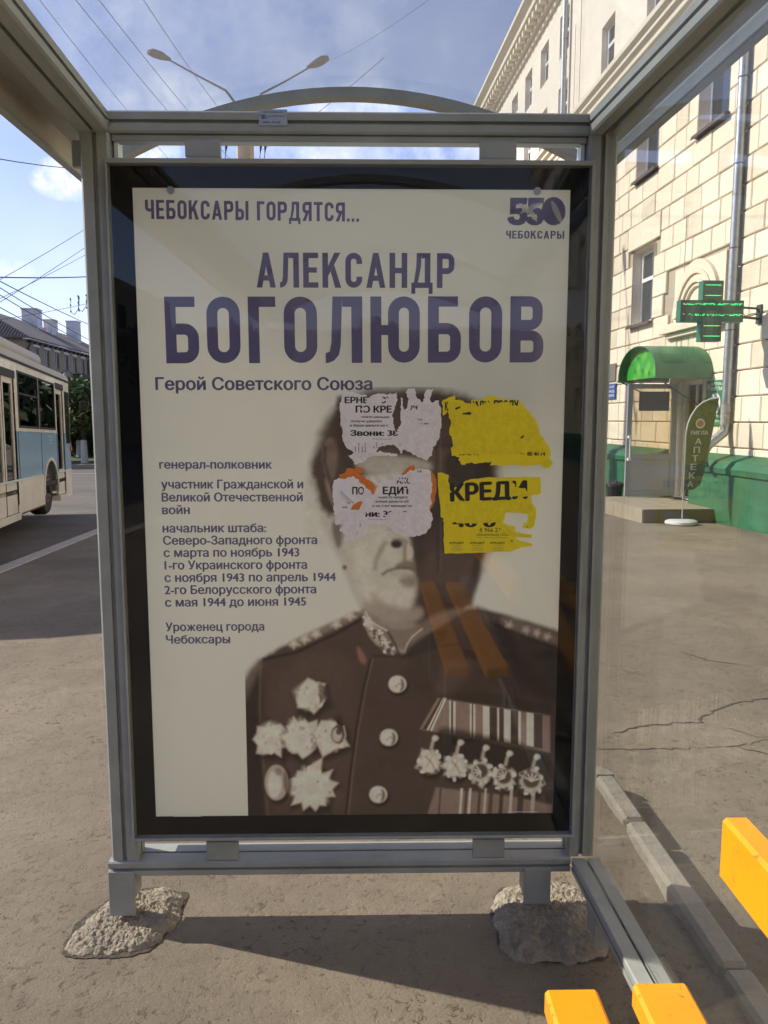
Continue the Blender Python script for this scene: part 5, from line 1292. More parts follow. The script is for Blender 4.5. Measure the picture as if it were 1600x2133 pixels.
# blind arch with stepped mouldings
cs, cz, r = ARCH
part('arch_field', MB().box(WT + .001, WT - .035, cs - r - .16, cs + r + .16, cz - .15, cz + r + .23), M['block'], bld)
for i, (ra, rb_, d) in enumerate(((.86, .72, .062), (.72, .64, .090), (.64, .57, .055), (.57, .50, .080), (.50, .44, .045))):
    mb = MB(); n = 22; lo = cz - .02
    for k in range(n + 1):
        a = math.pi * k / n; co, si = math.cos(a), math.sin(a)
        mb.v += [(WT - .035, cs + ra * co * .92, cz + .1 + ra * si), (WT - .035 - d, cs + ra * co * .92, cz + .1 + ra * si), (WT - .035 - d, cs + rb_ * co * .92, cz + .1 + rb_ * si), (WT - .035, cs + rb_ * co * .92, cz + .1 + rb_ * si)]
    for k in range(n):
        a = k * 4
        for q in range(3): mb.f.append((a + q, a + q + 1, a + q + 5, a + q + 4))
    part('arch_moulding', mb, M['moulding'], bld)
for z, d, w in ((3.14, .16, .98), (3.05, .22, 1.05), (2.97, .14, .94)):
    part('arch_ledge', MB().box(WT - .036, WT - d, cs - w, cs + w, z - .075, z, .006), M['moulding'], bld)
# door surround pier right of the canopy hidden behind the flag
part('door_head', MB().box(WT + .001, WT - .05, 12.0, 13.2, 2.141, 2.45), M['block'], bld)
# plinth with a sloping ledge, broken by the doorway
def plinth(s0, s1):
    pr = [(WT + .05, -1.2), (5.84, -1.2), (5.84, .70), (5.80, .70), (5.79, .78), (5.86, .88), (WT - .03, .97), (WT + .05, .97)]
    part('plinth', MB().prism(pr, (0, s0, 0), (0, s1, 0), (1, 0, 0), (0, 0, 1)), M['greenp'], bld)
plinth(BLD_S0, 11.98); plinth(13.35, BLD_S1)
# ground slopes: left plinth sits lower with a step in its ledge
# doorway inside
part('doorway', MB().box(WT + .32, WT + .36, 11.9, 13.3, .0, 2.3), M['room'], bld)
dw = thing('door_frame', 'white framed glazed doorway inside the pharmacy entrance', 'doorway', F_ST, (WT + .1, 12.6, .15))
part('frame', MB().box(WT + .10, WT + .16, 12.15, 12.21, .15, 2.14).box(WT + .10, WT + .16, 13.02, 13.08, .15, 2.14).box(WT + .10, WT + .16, 12.211, 13.019, 2.08, 2.14), M['upvc'], dw)
part('panel', MB().box(WT + .11, WT + .15, 12.211, 12.6, .15, .72), M['upvc'], dw)
part('pane', MB().box(WT + .12, WT + .14, 12.211, 12.6, .73, 2.07), M['pane'], dw)
part('mullion', MB().box(WT + .095, WT + .165, 12.601, 12.65, .15, 2.079), M['upvc'], dw)

# ---------------------------------------------------------------- pharmacy entrance
M['step'] = mat('tiled_step', (.33, .28, .20), .7, bump=((30, .2, 4),), var=.15, varscale=6)
M['step_side'] = mat('dark_step_riser', (.07, .06, .055), .7, var=.2, varscale=8)
st = thing('entrance_step', 'low tiled entrance platform below the pharmacy door', 'step', F_ST, (5.3, 12, 0))
part('platform', MB().box(4.76, 5.83, 11.16, 13.08, -.2, .12).box(5.831, 6.12, 12.0, 13.08, -.2, .12), M['step'], st)
k = 0
for i in range(4):
    for j in range(5):
        a, b = 4.765 + i * .268, 11.165 + j * .384
        part('tile', MB().box(a, a + .263, b, b + .379, .1205, .150, .003), M['step'], st)
part('riser', MB().box(4.757, 5.83, 11.135, 11.159, -.2, .148), M['step_side'], st)
for i in range(5): part('edge_tile', MB().box(4.735, 4.759, 11.16 + i * .384, 11.16 + i * .384 + .378, -.2, .147), M['step'], st)
M['doorp'] = mat('grey_door_paint', (.34, .35, .36), .45, var=.08)
M['door_glass'] = glass_mat('door_glass', (.80, .74, .64), haze=.02, dirt=.03)
dr = thing('entrance_door', 'grey pharmacy door standing open with a glass upper half', 'door', F_ST, (6.0, 13.0, .16))
DS = 13.0
DA, DB = 5.19, 6.06
f = MB().box(DA, DA + .08, DS, DS + .05, .165, 2.10).box(DB - .085, DB, DS, DS + .05, .165, 2.10)
f.box(DA + .0805, DB - .0855, DS, DS + .05, 2.02, 2.10).box(DA + .0805, DB - .0855, DS, DS + .05, .80, .90).box(DA + .0805, DB - .0855, DS, DS + .05, .165, .25)
part('frame', f, M['doorp'], dr)
part('panel', MB().box(DA + .0805, DB - .0855, DS + .012, DS + .04, .2505, .7995, .004), M['doorp'], dr)
part('pane', MB().box(DA + .0805, DB - .0855, DS + .02, DS + .03, .9005, 2.0195), M['door_glass'], dr)
part('handle', MB().tube([(DA + .04, DS - .06, .78), (DA + .04, DS - .06, 1.22)], .014, 8).box(DA + .01, DA + .06, DS - .07, DS - .001, 1.17, 1.215).box(DA + .01, DA + .06, DS - .07, DS - .001, .785, .83), M['upvc'], dr)
part('hinge_post', MB().box(DB + .006, DB + .05, DS - .05, DS + .03, .165, 2.12), M['upvc'], dr)
part('dark_rectangle', MB().box(DA + .19, DA + .72, DS - .02, DS - .001, 1.64, 1.97), mat('dark_rectangle_finish', (.03, .03, .034), .3), dr)  # plain dark rectangle over the upper door glass
# canopy: barrel vault, axis square to the wall
can = thing('door_canopy', 'green barrel vaulted metal canopy over the pharmacy door', 'canopy', F_ST, (6.0, 12.8, 2.15))
c0, c1, zc, hh = 11.82, 13.38, 2.165, .53
def vault(t0, t1, th, c0, c1, hh, n=24):
    mb = MB(); cm, hw = (c0 + c1) / 2, (c1 - c0) / 2
    for t in (t0, t1):
        for o in (0, th):
            for k in range(n + 1):
                a = math.pi * k / n; mb.v.append((t, cm - (hw - o) * math.cos(a) * (1.0), zc + (hh - o) * math.sin(a) ** .85))
    m = n + 1
    for k in range(n):
        mb.f += [(k, k + 1, 2 * m + k + 1, 2 * m + k), (m + k, 3 * m + k, 3 * m + k + 1, m + k + 1), (k, m + k, m + k + 1, k + 1), (2 * m + k, 2 * m + k + 1, 3 * m + k + 1, 3 * m + k)]
    return mb
v = part('vault', vault(5.14, 6.07, .012, c0, c1, hh), M['greenc'], can, smooth='auto')
# gable infill with bright apple print
m = bpy.data.materials.new('bright_green_print'); m.use_nodes = True; n, l = m.node_tree.nodes, m.node_tree.links
t = n.new('ShaderNodeTexCoord'); v_ = n.new('ShaderNodeTexVoronoi'); v_.inputs['Scale'].default_value = 5.5; l.new(t.outputs['Object'], v_.inputs['Vector'])
cr = n.new('ShaderNodeValToRGB'); cr.color_ramp.elements[0].color = (.16, .50, .02, 1); cr.color_ramp.elements[1].color = (.01, .30, .01, 1); cr.color_ramp.elements[0].position = .05; cr.color_ramp.elements[1].position = .6
l.new(v_.outputs['Distance'], cr.inputs[0]); l.new(cr.outputs[0], n['Principled BSDF'].inputs['Base Color']); M['apple'] = m
mb = MB(); cm, hw = (c0 + c1) / 2, (c1 - c0) / 2 - .11; N = 18; 
pts = [(cm - hw * math.cos(math.pi * k / N), zc + (hh - .05) * math.sin(math.pi * k / N) ** .85) for k in range(N + 1)]
mb.plate(pts, (), lambda a, b: (5.26, a, b), (-1, 0, 0), .02); part('gable_print', mb, M['apple'], can)
mb = MB()
for (a, b) in ((13.12, 2.42), (13.32, 2.27), (12.92, 2.30), (12.6, 2.29), (12.35, 2.24), (12.8, 2.52)):
    mb.plate([(a + .05 * (1 if k % 2 == 0 else .3) * math.cos(k * math.pi / 5), b + .05 * (1 if k % 2 == 0 else .3) * math.sin(k * math.pi / 5)) for k in range(10)], (), lambda a, b: (5.254, a, b))
part('print_star', mb, M['greenp'], can)
part('tie_rod', MB().tube([(5.18, 13.4, 2.16), (6.06, 13.4, 1.74)], .011, 6).tube([(5.18, 11.9, 2.16), (6.06, 11.98, 1.64)], .011, 6), mat('dark_iron', (.04, .045, .04), .6), can)
part('edge_bar', MB().box(5.13, 6.06, c0 - .004, c0 + .02, zc - .03, zc - .002).box(5.13, 6.06, c1 - .02, c1 + .004, zc - .03, zc - .002), M['greenc'], can)
# LED cross
M['led_face'] = mat('led_panel_dark', (.025, .085, .05), .35, bump=((300, .3, 2),), var=.15, varscale=30)
M['led_side'] = mat('green_sign_casing', (.015, .16, .085), .4)
M['led'] = mat('green_led', (.01, .2, .05), .5, emit=((.03, 1, .25), 1.6))
M['led_r'] = mat('amber_led', (.3, .1, .05), .5, emit=((1, .25, .1), 1.1))
cx_, czz, S0 = 5.345, 2.985, 10.52
cr_ = thing('pharmacy_cross', 'green cross shaped LED sign on a bracket from the wall', 'sign', F_ST, (cx_, S0, 2.57))
aw, ah, hwd = .452, .412, .147
out = [(-hwd, -ah), (hwd, -ah), (hwd, -hwd), (aw, -hwd), (aw, hwd), (hwd, hwd), (hwd, ah), (-hwd, ah), (-hwd, hwd), (-aw, hwd), (-aw, -hwd), (-hwd, -hwd)]
mb = MB().plate(out, (), lambda a, b: (cx_ + a, S0, czz + b), (0, -1, 0), .13); part('casing', mb, M['led_side'], cr_)
inn = [(x * (1 - .012 / abs(x)), y * (1 - .012 / abs(y))) for x, y in out]
inn = [(-hwd + .012, -ah + .012), (hwd - .012, -ah + .012), (hwd - .012, -hwd + .012), (aw - .012, -hwd + .012), (aw - .012, hwd - .012), (hwd - .012, hwd - .012), (hwd - .012, ah - .012), (-hwd + .012, ah - .012), (-hwd + .012, hwd - .012), (-aw + .012, hwd - .012), (-aw + .012, -hwd + .012), (-hwd + .012, -hwd + .012)]
part('screen', MB().plate(inn, (), lambda a, b: (cx_ + a, S0 - .003, czz + b), (0, -1, 0), .002), M['led_face'], cr_)
rl = random.Random(2)
def leds(a0, a1, b, skip=0, rows=1):
    g, rd = MB(), MB(); x = a0
    while x < a1:
        for q in range(rows):
            if rl.random() > skip:
                tgt = rd if (x < a0 + .02 or x > a1 - .02) and rl.random() < .8 else g
                tgt.box(cx_ + x, cx_ + x + .0075, S0 - .006, S0 - .0035, czz + b - q * .014, czz + b + .009 - q * .014)
        x += .0145
    lr = part('led_row', g, M['led'], cr_)
    if rd.v: part('led_end', rd, M['led_r'], lr)
leds(-.11, .12, .345); leds(-.115, .12, .205); leds(-.115, .12, -.205); leds(-.115, .12, -.345)
leds(-.42, .43, .095, .35, 2); leds(-.42, .43, -.05, .62, 2)
part('bracket', MB().tube([(cx_ + aw + .001, S0 + .06, czz + .06), (6.02, S0 + .06, czz + .05), (6.05, S0 + .06, czz)], .016, 8).tube([(cx_ + aw + .001, S0 + .06, czz - .07), (6.06, S0 + .06, czz - .09)], .018, 8).box(6.045, 6.075, S0 + .0, S0 + .12, czz - .16, czz + .1), mat('bracket_iron', (.05, .07, .055), .5), cr_)
part('cable', MB().tube([(cx_ + aw + .001, S0 + .06, czz + .02), (5.86, S0 + .06, czz - .06), (5.95, S0 + .06, czz - .02), (6.04, S0 + .06, czz - .03)], .005, 6), M['black'], cr_)
# downpipe
def dpipe(s, z_top, z_bot, label, foot=True):
    d = thing('downpipe', label, 'drainpipe', F_ST, (5.98, s, z_bot), 'rainwater pipes on the cream building')
    pts = [(5.99, s, z_top), (5.99, s, 1.38)] if foot else [(5.98, s, z_top), (5.98, s, z_bot)]
    part('pipe', MB().tube(pts, .068, 16, caps=False), M['steel'], d, smooth=True)
    if foot:
        part('elbow', MB().tube([(5.99, s, 1.385), (5.98, s, 1.30), (5.74, s, 1.10), (5.70, s, 1.02), (5.70, s, .78)], .068, 16, caps=False), M['steel'], d, smooth='auto')
        part('stickers', MB().tube([(5.99, s, 1.42), (5.99, s, 1.72)], .0688, 16, caps=False), mat('torn_paper_stickers', (.38, .38, .37), .9, var=.5, varscale=14), d)
    z = z_bot + 1.6
    while z < z_top:
        part('joint_collar', MB().tube([(5.985 if not foot else 5.99, s, z), (5.985 if not foot else 5.99, s, z + .035)], .073, 16), M['steel'], d)
        part('wall_clip', MB().tube([(5.99, s, z + .42), (5.99, s, z + .435)], .076, 12).box(6.05, WT - .046, s - .006, s + .006, z + .42, z + .435), M['sill'], d)
        z += 1.18
    return d
dpipe(11.22, 8.3, .78, 'grey metal downpipe with an elbow over the green plinth')
dpipe(19.9, 12.2, 8.8, 'thin upper downpipe above the string course', False)
# wall cables
for s, z0, z1, r in ((12.97, 2.4, 4.9, .006), (18.9, 8.85, 12.1, .009), (19.3, 9.0, 10.9, .007)):
    solo('wall_cable', MB().tube([(WT - .055, s, z0), (WT - .055, s, z1)], r, 6), M['joint'], 'thin cable clipped upright to the plaster above the %s' % ('door canopy' if s < 14 else 'string course, %s' % ('long one' if z1 > 12 else 'short one')), 'cable', F_ST, (WT - .055, s, z0))
# wall signs
M['sign_g'] = mat('green_sign_board', (.015, .20, .07), .4); M['sign_b'] = mat('blue_sign_board', (.02, .08, .32), .4); M['red'] = mat('red_print', (.55, .02, .02), .5)
sg = thing('pharmacy_board', 'green wall board with red 24 in a white oval behind the downpipe', 'sign', F_ST, (6.07, 11.68, 1.42))
part('board', MB().box(WT - .075, WT - .052, 11.36, 11.97, 1.40, 2.10, .003), M['sign_g'], sg)
SX = WT - .077
def wall_text(par, body, s_left, s_right, z, cap, m, bold=.02, x=SX):
    mb = MB(); put_text(mb, body, (0, z), (s_left - s_right, z), cap, lambda a, b: (x, s_left - a, b), bold); return part('lettering', mb, M[m], par)
mb = MB(); mb.plate([(11.66 + .165 * math.cos(a * .26), 1.74 + .165 * math.sin(a * .26)) for a in range(24)], (), lambda a, b: (SX, a, b)); part('oval', mb, M['white_print'], sg)
wall_text(sg, '24', 11.79, 11.54, 1.675, .135, 'red', .03, SX - .002)
wall_text(sg, 'АПТЕКА', 11.82, 11.42, 2.02, .045, 'white_print'); wall_text(sg, 'РИГЛА', 11.82, 11.45, 1.94, .055, 'white_print')
wall_text(sg, 'КРУГЛОСУТОЧНО', 11.93, 11.40, 1.525, .035, 'white_print'); wall_text(sg, 'тел. 62-24-24', 11.9, 11.45, 1.455, .03, 'white_print')
mb = MB(); 
for k in range(8):
    a = k * math.pi / 4; mb.plate([(11.885 + .03 * math.cos(a) + .02 * math.cos(q), 2.0 + .03 * math.sin(a) + .02 * math.sin(q)) for q in [x * .785 for x in range(8)]], (), lambda a_, b_: (SX - .0006 * (k + 1), a_, b_))
part('flower_emblem', mb, mat('pink_cream_print', (.62, .40, .26), .5), sg)
sb = thing('blue_board', 'small blue wall board with white words left of the door', 'sign', F_ST, (6.07, 15.9, 1.9))
part('board', MB().box(WT - .075, WT - .052, 15.86, 16.6, 1.92, 2.24, .003), M['sign_b'], sb)
for tx, z in (('РЕМОНТ', 2.15), ('ПРОХОД', 2.06), ('СО ДВОРА', 1.97)): wall_text(sb, tx, 16.5, 15.92, z, .05, 'white_print')
sb = thing('grey_plaque', 'grey metal plaque above the blue board', 'plaque', F_ST, (6.07, 15.9, 2.3))
part('plate', MB().box(WT - .075, WT - .052, 15.90, 16.5, 2.29, 2.66, .003), mat('grey_plaque', (.20, .17, .14), .5), sb)
for tx, z in (('УПРАВЛЕНИЕ', 2.56), ('ЖИЛИЩНОГО', 2.47), ('ХОЗЯЙСТВА', 2.38)): wall_text(sb, tx, 16.45, 15.95, z, .03, 'ink_g')
# feather flag
M['flag'] = mat('olive_green_flag', (.058, .10, .026), .75, bump=((7, .5, 3),), var=.16, varscale=3)
M['flag_t'] = mat('pale_flag_print', (.50, .52, .42), .7)
fx, fs = 5.215, 10.86
fl = thing('feather_flag', 'olive feather shaped advertising flag on a white foot', 'banner', F_ST, (fx, fs, 0))
Lf = [(0, .47), (0, 1.28), (.02, 1.42), (.06, 1.54), (.13, 1.65), (.22, 1.73), (.33, 1.78), (.455, 1.80), (.43, 1.62), (.385, 1.30), (.33, .95), (.285, .70), (.245, .54), (.15, .47)]
mb = MB(); 
for k in range(1): mb.plate(Lf, (), lambda a, b: (fx + .012 + a, fs + .012 * math.sin(a * 9) , b), (0, -1, 0), .003)
part('cloth', mb, M['flag'], fl)
part('pole', MB().tube([(fx, fs, .05), (fx, fs, 1.28), (fx + .02, fs, 1.43), (fx + .065, fs, 1.55), (fx + .135, fs, 1.66), (fx + .225, fs, 1.74), (fx + .34, fs, 1.79), (fx + .465, fs, 1.81)], .009, 8), M['trim'], fl, smooth=True)
FY = fs - .016
def ftext(body, x0, x1, z, cap, dx=0):
    mb = MB(); put_text(mb, body, (x0, z), (x1, z), cap, lambda a, b: (a + dx * 0, FY, b), .02); part('lettering', mb, M['flag_t'], fl)
ftext('РИГЛА', fx + .065, fx + .325, 1.275, .055)
for ch, z, dx in zip('АПТЕКА', (.935, .775, .60, .455, .31, .0), (.13, .115, .105, .10, .085, .06)):
    pass
for i, ch in enumerate('АПТЕКА'): 
    z = 1.135 - .124 * i; ftext(ch, fx + .135 - .017 * i, fx + .235 - .019 * i, z, .088)
mb = MB()
for k in range(12):
    a = k * math.pi / 6; mb.plate([(fx + .20 + .052 * math.cos(a) + .022 * math.cos(q), 1.435 + .052 * math.sin(a) + .022 * math.sin(q)) for q in [x * .785 for x in range(8)]], (), lambda a_, b_: (a_, FY - .0004 * (k + 1), b_))
em = part('flower_emblem', mb, M['flag_t'], fl)
mb = MB(); mb.plate([(fx + .20 + .05 * math.cos(q * .52), 1.435 + .05 * math.sin(q * .52)) for q in range(12)], (), lambda a_, b_: (a_, FY - .006, b_)); part('emblem_heart', mb, mat('rose_print', (.35, .13, .06), .6), em)
M['plastic_w'] = mat('white_plastic', (.66, .66, .62), .4, var=.06)
mb = MB(); n = 28
for z, sc in ((0.0, .93), (.02, 1.0), (.05, .97), (.068, .80), (.072, .3)):
    for k in range(n):
        a = 2 * math.pi * k / n; rr = .235 * sc * (1 - .10 * math.cos(a * 3 + 2.2)); mb.v.append((fx + rr * math.cos(a), fs + rr * .8 * math.sin(a), z - .045))
for j in range(4):
    for k in range(n): mb.f.append((j * n + k, j * n + (k + 1) % n, (j + 1) * n + (k + 1) % n, (j + 1) * n + k))
mb.f.append(tuple(range(4 * n, 5 * n))); part('foot', mb, M['plastic_w'], fl, smooth='auto')
# litter bin by the door
bn = thing('litter_bin', 'black round litter bin beside the green plinth', 'bin', F_ST, (5.35, 13.9, -.13))
pr = [(.0, .135), (.02, .14), (.36, .175), (.40, .18)]
mb = MB(); n = 18
for z, r in ((-.12, .12), (.22, .155), (.27, .165)):
    for k in range(n): a = 6.2832 * k / n; mb.v.append((5.35 + r * math.cos(a), 13.9 + r * math.sin(a), z))
for j in range(2):
    for k in range(n): mb.f.append((j * n + k, j * n + (k + 1) % n, (j + 1) * n + (k + 1) % n, (j + 1) * n + k))
M['binp'] = mat('black_bin_plastic', (.02, .02, .022), .35, bump=((20, .4, 3),))
part('bucket', mb, M['binp'], bn, smooth='auto')
mb = MB(); r2 = random.Random(4)
for j, (z, r) in enumerate(((.26, .172), (.31, .165), (.34, .12), (.33, .08))):
    for k in range(n): a = 6.2832 * k / n; q = r * r2.uniform(.9, 1.08); mb.v.append((5.35 + q * math.cos(a), 13.9 + q * math.sin(a), z + r2.uniform(-.012, .012)))
for j in range(3):
    for k in range(n): mb.f.append((j * n + k, j * n + (k + 1) % n, (j + 1) * n + (k + 1) % n, (j + 1) * n + k))
part('bin_bag', mb, M['binp'], bn)
# air conditioner high on the wall
ac = thing('air_conditioner', 'white air conditioner box high on the wall by the pipe', 'air conditioner', F_ST, (5.85, 10.5, 6.75))
part('casing', MB().box(5.72, 6.02, 9.85, 10.70, 6.83, 7.38, .012), M['plastic_w'], ac)
part('bracket', MB().box(5.66, 6.08, 10.58, 10.62, 6.78, 6.825).box(5.66, 6.08, 9.95, 9.99, 6.78, 6.825), M['steel'], ac)
mb = MB()
for q in range(8): mb.box(5.712, 5.7195, 9.95, 10.6, 6.89 + q * .055, 6.91 + q * .055)
part('grille', mb, M['steel'], ac)
# ---------------------------------------------------------------- trolleybus (local frame: x right, y forward, z up; front at y = 0)
bus = thing('trolleybus', 'cream and blue trolleybus at the kerb with its trolley housing on top', 'trolleybus', F_BUS, (-1.2, -5.5, 0))
M['bus_c'] = mat('cream_bus_paint', (.74, .69, .58), .38, bump=((5, .1, 4),), var=.16, varscale=2.5, coat=.2)
M['bus_b'] = mat('blue_bus_paint', (.20, .35, .50), .38, bump=((5, .1, 4),), var=.10, varscale=2.5, coat=.2)
M['bus_r'] = mat('grey_bus_roof', (.42, .40, .36), .6, var=.12, varscale=3)
M['rubber'] = mat('black_rubber', (.02, .02, .022), .7)
M['tyre'] = mat('dusty_tyre', (.045, .038, .03), .85, bump=((30, .5, 3),), var=.2)
M['bus_glass'] = glass_mat('bus_glass', (.30, .35, .33), haze=.0, r0=.10, dirt=.006)
M['under'] = mat('bus_underside', (.05, .042, .035), .85, var=.3)
LB, WB = 9.65, 2.5
D = lambda d: -d      # distance behind the front
wins_b = [(-3.02, -1.66, 1.56, 2.44), (-4.52, -3.10, 1.56, 2.44), (-7.5, -6.35, 1.56, 2.44), (-9.0, -7.6, 1.56, 2.44)]
doors_b = [(-1.50, -.78, .30, 2.36), (-6.05, -4.72, .26, 2.30)]
wheels = (-2.22, -7.4)
arch = [(-2.85, -1.60, 0, 1.02), (-8.03, -6.77, 0, 1.02)]
TX = lambda x: (lambda a, b: (x, a, b))
lo = [d for d in doors_b] + arch
for p_, q_ in ((-LB, -8.03), (-6.77, -6.05), (-4.72, -2.85), (-.78, -.12)): part('lower_panel', wall_cells(MB(), TX(0), p_, q_, .22, .755, []), M['bus_c'], bus)
for p_, q_ in ((-LB, -6.05), (-4.72, -1.50), (-.78, -.12)): part('blue_panel', wall_cells(MB(), TX(.004), p_, q_, .76, 1.50, arch), M['bus_b'], bus)
part('upper_panel', wall_cells(MB(), TX(0), -LB, -.10, 1.505, 2.56, wins_b + doors_b), M['bus_c'], bus)
part('left_side', wall_cells(MB(), TX(-WB), -LB, -.12, .22, 2.56, [(a, b, 1.45, 2.4) for a, b, c, d in wins_b] + [(-5.9, -4.7, 1.45, 2.4), (-1.5, -.4, 1.45, 2.4)] + arch, True), M['bus_c'], bus)
mb = MB().box(.004, .012, -LB, -3.0, .745, .775).box(.005, .013, -1.55, -.15, .745, .775); part('trim_strip', mb, M['trim'], bus)
M['rim'] = mat('dusty_wheel_rim', (.14, .115, .085), .8, var=.2)
for wy in wheels:
    for sg in (-1, 1):
        arc_ = [(wy + sg * .615 * math.cos(a), .40 + .615 * math.sin(a)) for a in [math.pi / 2 * k / 8 for k in range(9)]]
        x_ = arch[0 if wy > -5 else 1]; xe = x_[1] if sg > 0 else x_[0]
        part('arch_panel', MB().plate([(xe, .40)] + arc_ + [(wy, 1.02), (xe, 1.02)], (), lambda a, b: (.004, a, b)), M['bus_b'], bus)
# wheel arch rings
for wy in wheels:
    mb = MB(); n = 16
    for k in range(n + 1):
        a = math.pi * k / n; 
        for r in (.60, .66): mb.v += [(.012, wy + r * math.cos(a) * 1.04, .40 + r * math.sin(a)), (-.012, wy + r * math.cos(a) * 1.04, .40 + r * math.sin(a))]
    for k in range(n):
        a = k * 4; mb.f += [(a, a + 4, a + 6, a + 2), (a, a + 1, a + 5, a + 4), (a + 2, a + 6, a + 7, a + 3)]
    part('wheel_arch', mb, M['rubber'] if False else M['bus_c'], bus)
    mb = MB().box(-.62, -.25, wy - .68, wy + .68, .30, 1.05); 
    mb = MB().add([(-.55, wy - .62, .2), (-.55, wy + .62, .2), (-.55, wy + .62, 1.04), (-.55, wy - .62, 1.04), (.0, wy - .62, 1.04), (.0, wy + .62, 1.04)], [(0, 1, 2, 3), (3, 2, 5, 4)]); part('wheel_housing', mb, M['under'], bus)
    for side in (-.36, -WB + .06):
        w = part('wheel', MB().tube([(side, wy, .50), (side + .06, wy, .50), (side + .22, wy, .50), (side + .28, wy, .50)], [.46, .50, .50, .46], 28), M['tyre'], bus, smooth='auto')
        part('rim', MB().tube([(side + .24, wy, .50), (side + .285, wy, .50)], [.30, .27], 20), M['rim'], w)
        nb = MB()
        for k in range(10): a = k * .6283; nb.tube([(side + .28, wy + .2 * math.cos(a), .5 + .2 * math.sin(a)), (side + .30, wy + .2 * math.cos(a), .5 + .2 * math.sin(a))], .018, 6)
        nb.tube([(side + .27, wy, .5), (side + .34, wy, .5)], [.11, .09], 12); part('hub', nb, M['under'], w)
# windows
for a, b, c, d in wins_b:
    fr = MB(); g = .035
    for (p, q, r, s) in ((a, a + g, c, d), (b - g, b, c, d), (a + g, b - g, c, c + g), (a + g, b - g, d - g, d)): fr.box(-.02, .012, p, q, r, s, .004)
    if a != -3.02: fr.box(-.015, .010, a + g, b - g, 2.08, 2.105)
    w = part('window', fr, M['rubber'], bus)
    part('pane', MB().box(-.012, -.006, a + g, b - g, c + g, d - g), M['bus_glass'], w)
    lw = part('window', MB().box(-WB + .006, -WB + .012, a, b, 1.45, 2.4), M['bus_glass'], bus)
for y in (-1.58, -2.98, -4.62, -6.2): part('panel_seam', MB().box(.0045, .009, y - .006, y + .006, .78, 1.49), M['under'], bus)
part('rust_line', MB().box(.001, .006, -4.6, -2.9, .222, .245), mat('rusty_edge', (.16, .08, .035), .9, var=.4, varscale=30), bus)
# a route notice behind the first window and a life-ring shaped sticker
nt = part('notice', MB().box(-.028, -.022, -3.85, -3.25, 2.12, 2.40), M['sign_b'], bus)
mb = MB()
for z, tx, w in ((2.33, 'МУП', .14), (2.26, 'Чебоксарское троллейбусное', .42), (2.19, 'управление', .24)):
    put_text(mb, tx, (0, z), (w, z), .035, lambda a, b, w=w: (-.020, -3.55 - w / 2 + a, b), .01)
part('lettering', mb, M['white_print'], bus)
mb = MB()
for z, tx, w in ((1.42, 'МУП «ЧТУ»', .40), (1.36, 'троллейбус', .30), (1.30, '62-1', .14)):
    put_text(mb, tx, (0, z), (w, z), .032, lambda a, b, w=w: (.007, -2.15 - w / 2 + a, b), .01)
part('lettering', mb, M['white_print'], bus)
# doors
for k, (a, b, c, d) in enumerate(doors_b):
    leaf = 2 if k else 1
    for q in range(leaf):
        x0 = a + (b - a) * q / leaf + .02; x1 = a + (b - a) * (q + 1) / leaf - .02
        f = MB().box(-.06, -.02, x0, x0 + .07, c + .01, d).box(-.06, -.02, x1 - .07, x1, c + .01, d).box(-.06, -.02, x0 + .07, x1 - .07, d - .09, d).box(-.06, -.02, x0 + .07, x1 - .07, c + .01, c + .50)
        dd = part('door', f, M['bus_c'], bus); part('pane', MB().box(-.045, -.038, x0 + .07, x1 - .07, c + .50, d - .09), M['bus_glass'], dd)
        part('seal', MB().box(-.064, -.018, x1 + .001, x1 + .035, c, d), M['rubber'], dd)
    part('door_step', MB().box(-.35, .015, a, b, c - .10, c), M['bus_c'], bus); part('door_header', MB().box(-.07, .012, a - .03, b + .03, d + .001, d + .11), M['rubber'], bus)
# front end, rear end, floor, roof
mb = MB(); wf = [(-2.3, -.2, 1.35, 2.35)]
wall_cells(mb, lambda a, b: (a, -.02 - .10 * max(0, (b - 1.3)) / 1.3 + .06 * 0, b), -WB + .12, -.12, .30, 2.56, wf, True)
part('front', mb, M['bus_c'], bus)
mb = MB(); 
for (x0, y0, x1, y1) in ((-.12, -.02, -.04, -.05), (-.04, -.05, 0, -.13)):
    mb.add([(x0, y0, .24), (x1, y1, .24), (x1, y1, .755), (x0, y0, .755)], [(0, 1, 2, 3)])
    mb.add([(x0, y0 - .0, 1.5), (x1, y1, 1.5), (x1, y1 - .05, 2.56), (x0, y0 - .1, 2.56)], [(0, 1, 2, 3)])
part('front_corner', mb, M['bus_c'], bus)
mb = MB()
for (x0, y0, x1, y1) in ((-.12, -.02, -.04, -.05), (-.04, -.05, 0, -.13)): mb.add([(x0, y0 + .002, .755), (x1 + .003, y1 + .002, .755), (x1 + .003, y1 + .002, 1.5), (x0, y0 + .002, 1.5)], [(0, 1, 2, 3)])
part('blue_corner', mb, M['bus_b'], bus)
part('corner_window', MB().box(-.01, .008, -.62, -.16, 1.30, 2.36, .004), mat('dark_bus_window', (.03, .035, .03), .1, spec=.8), bus)
part('windscreen', MB().box(-2.3, -.2, -.09, -.08, 1.35, 2.35), M['bus_glass'], bus)
part('rear', wall_cells(MB(), lambda a, b: (a, -LB, b), -WB, 0, .22, 2.56, [(-2.1, -.4, 1.5, 2.35)]), M['bus_c'], bus)
part('floor', MB().box(-WB + .02, -.02, -LB + .01, -.1, .55, .62).box(-1.9, -.6, -LB + .3, -3.3, .25, .549), M['under'], bus)
mb = MB(); n = 14; ys = [-LB - .02, -.25, -.06, 0]; zs = [0, 0, -.05, -.16]
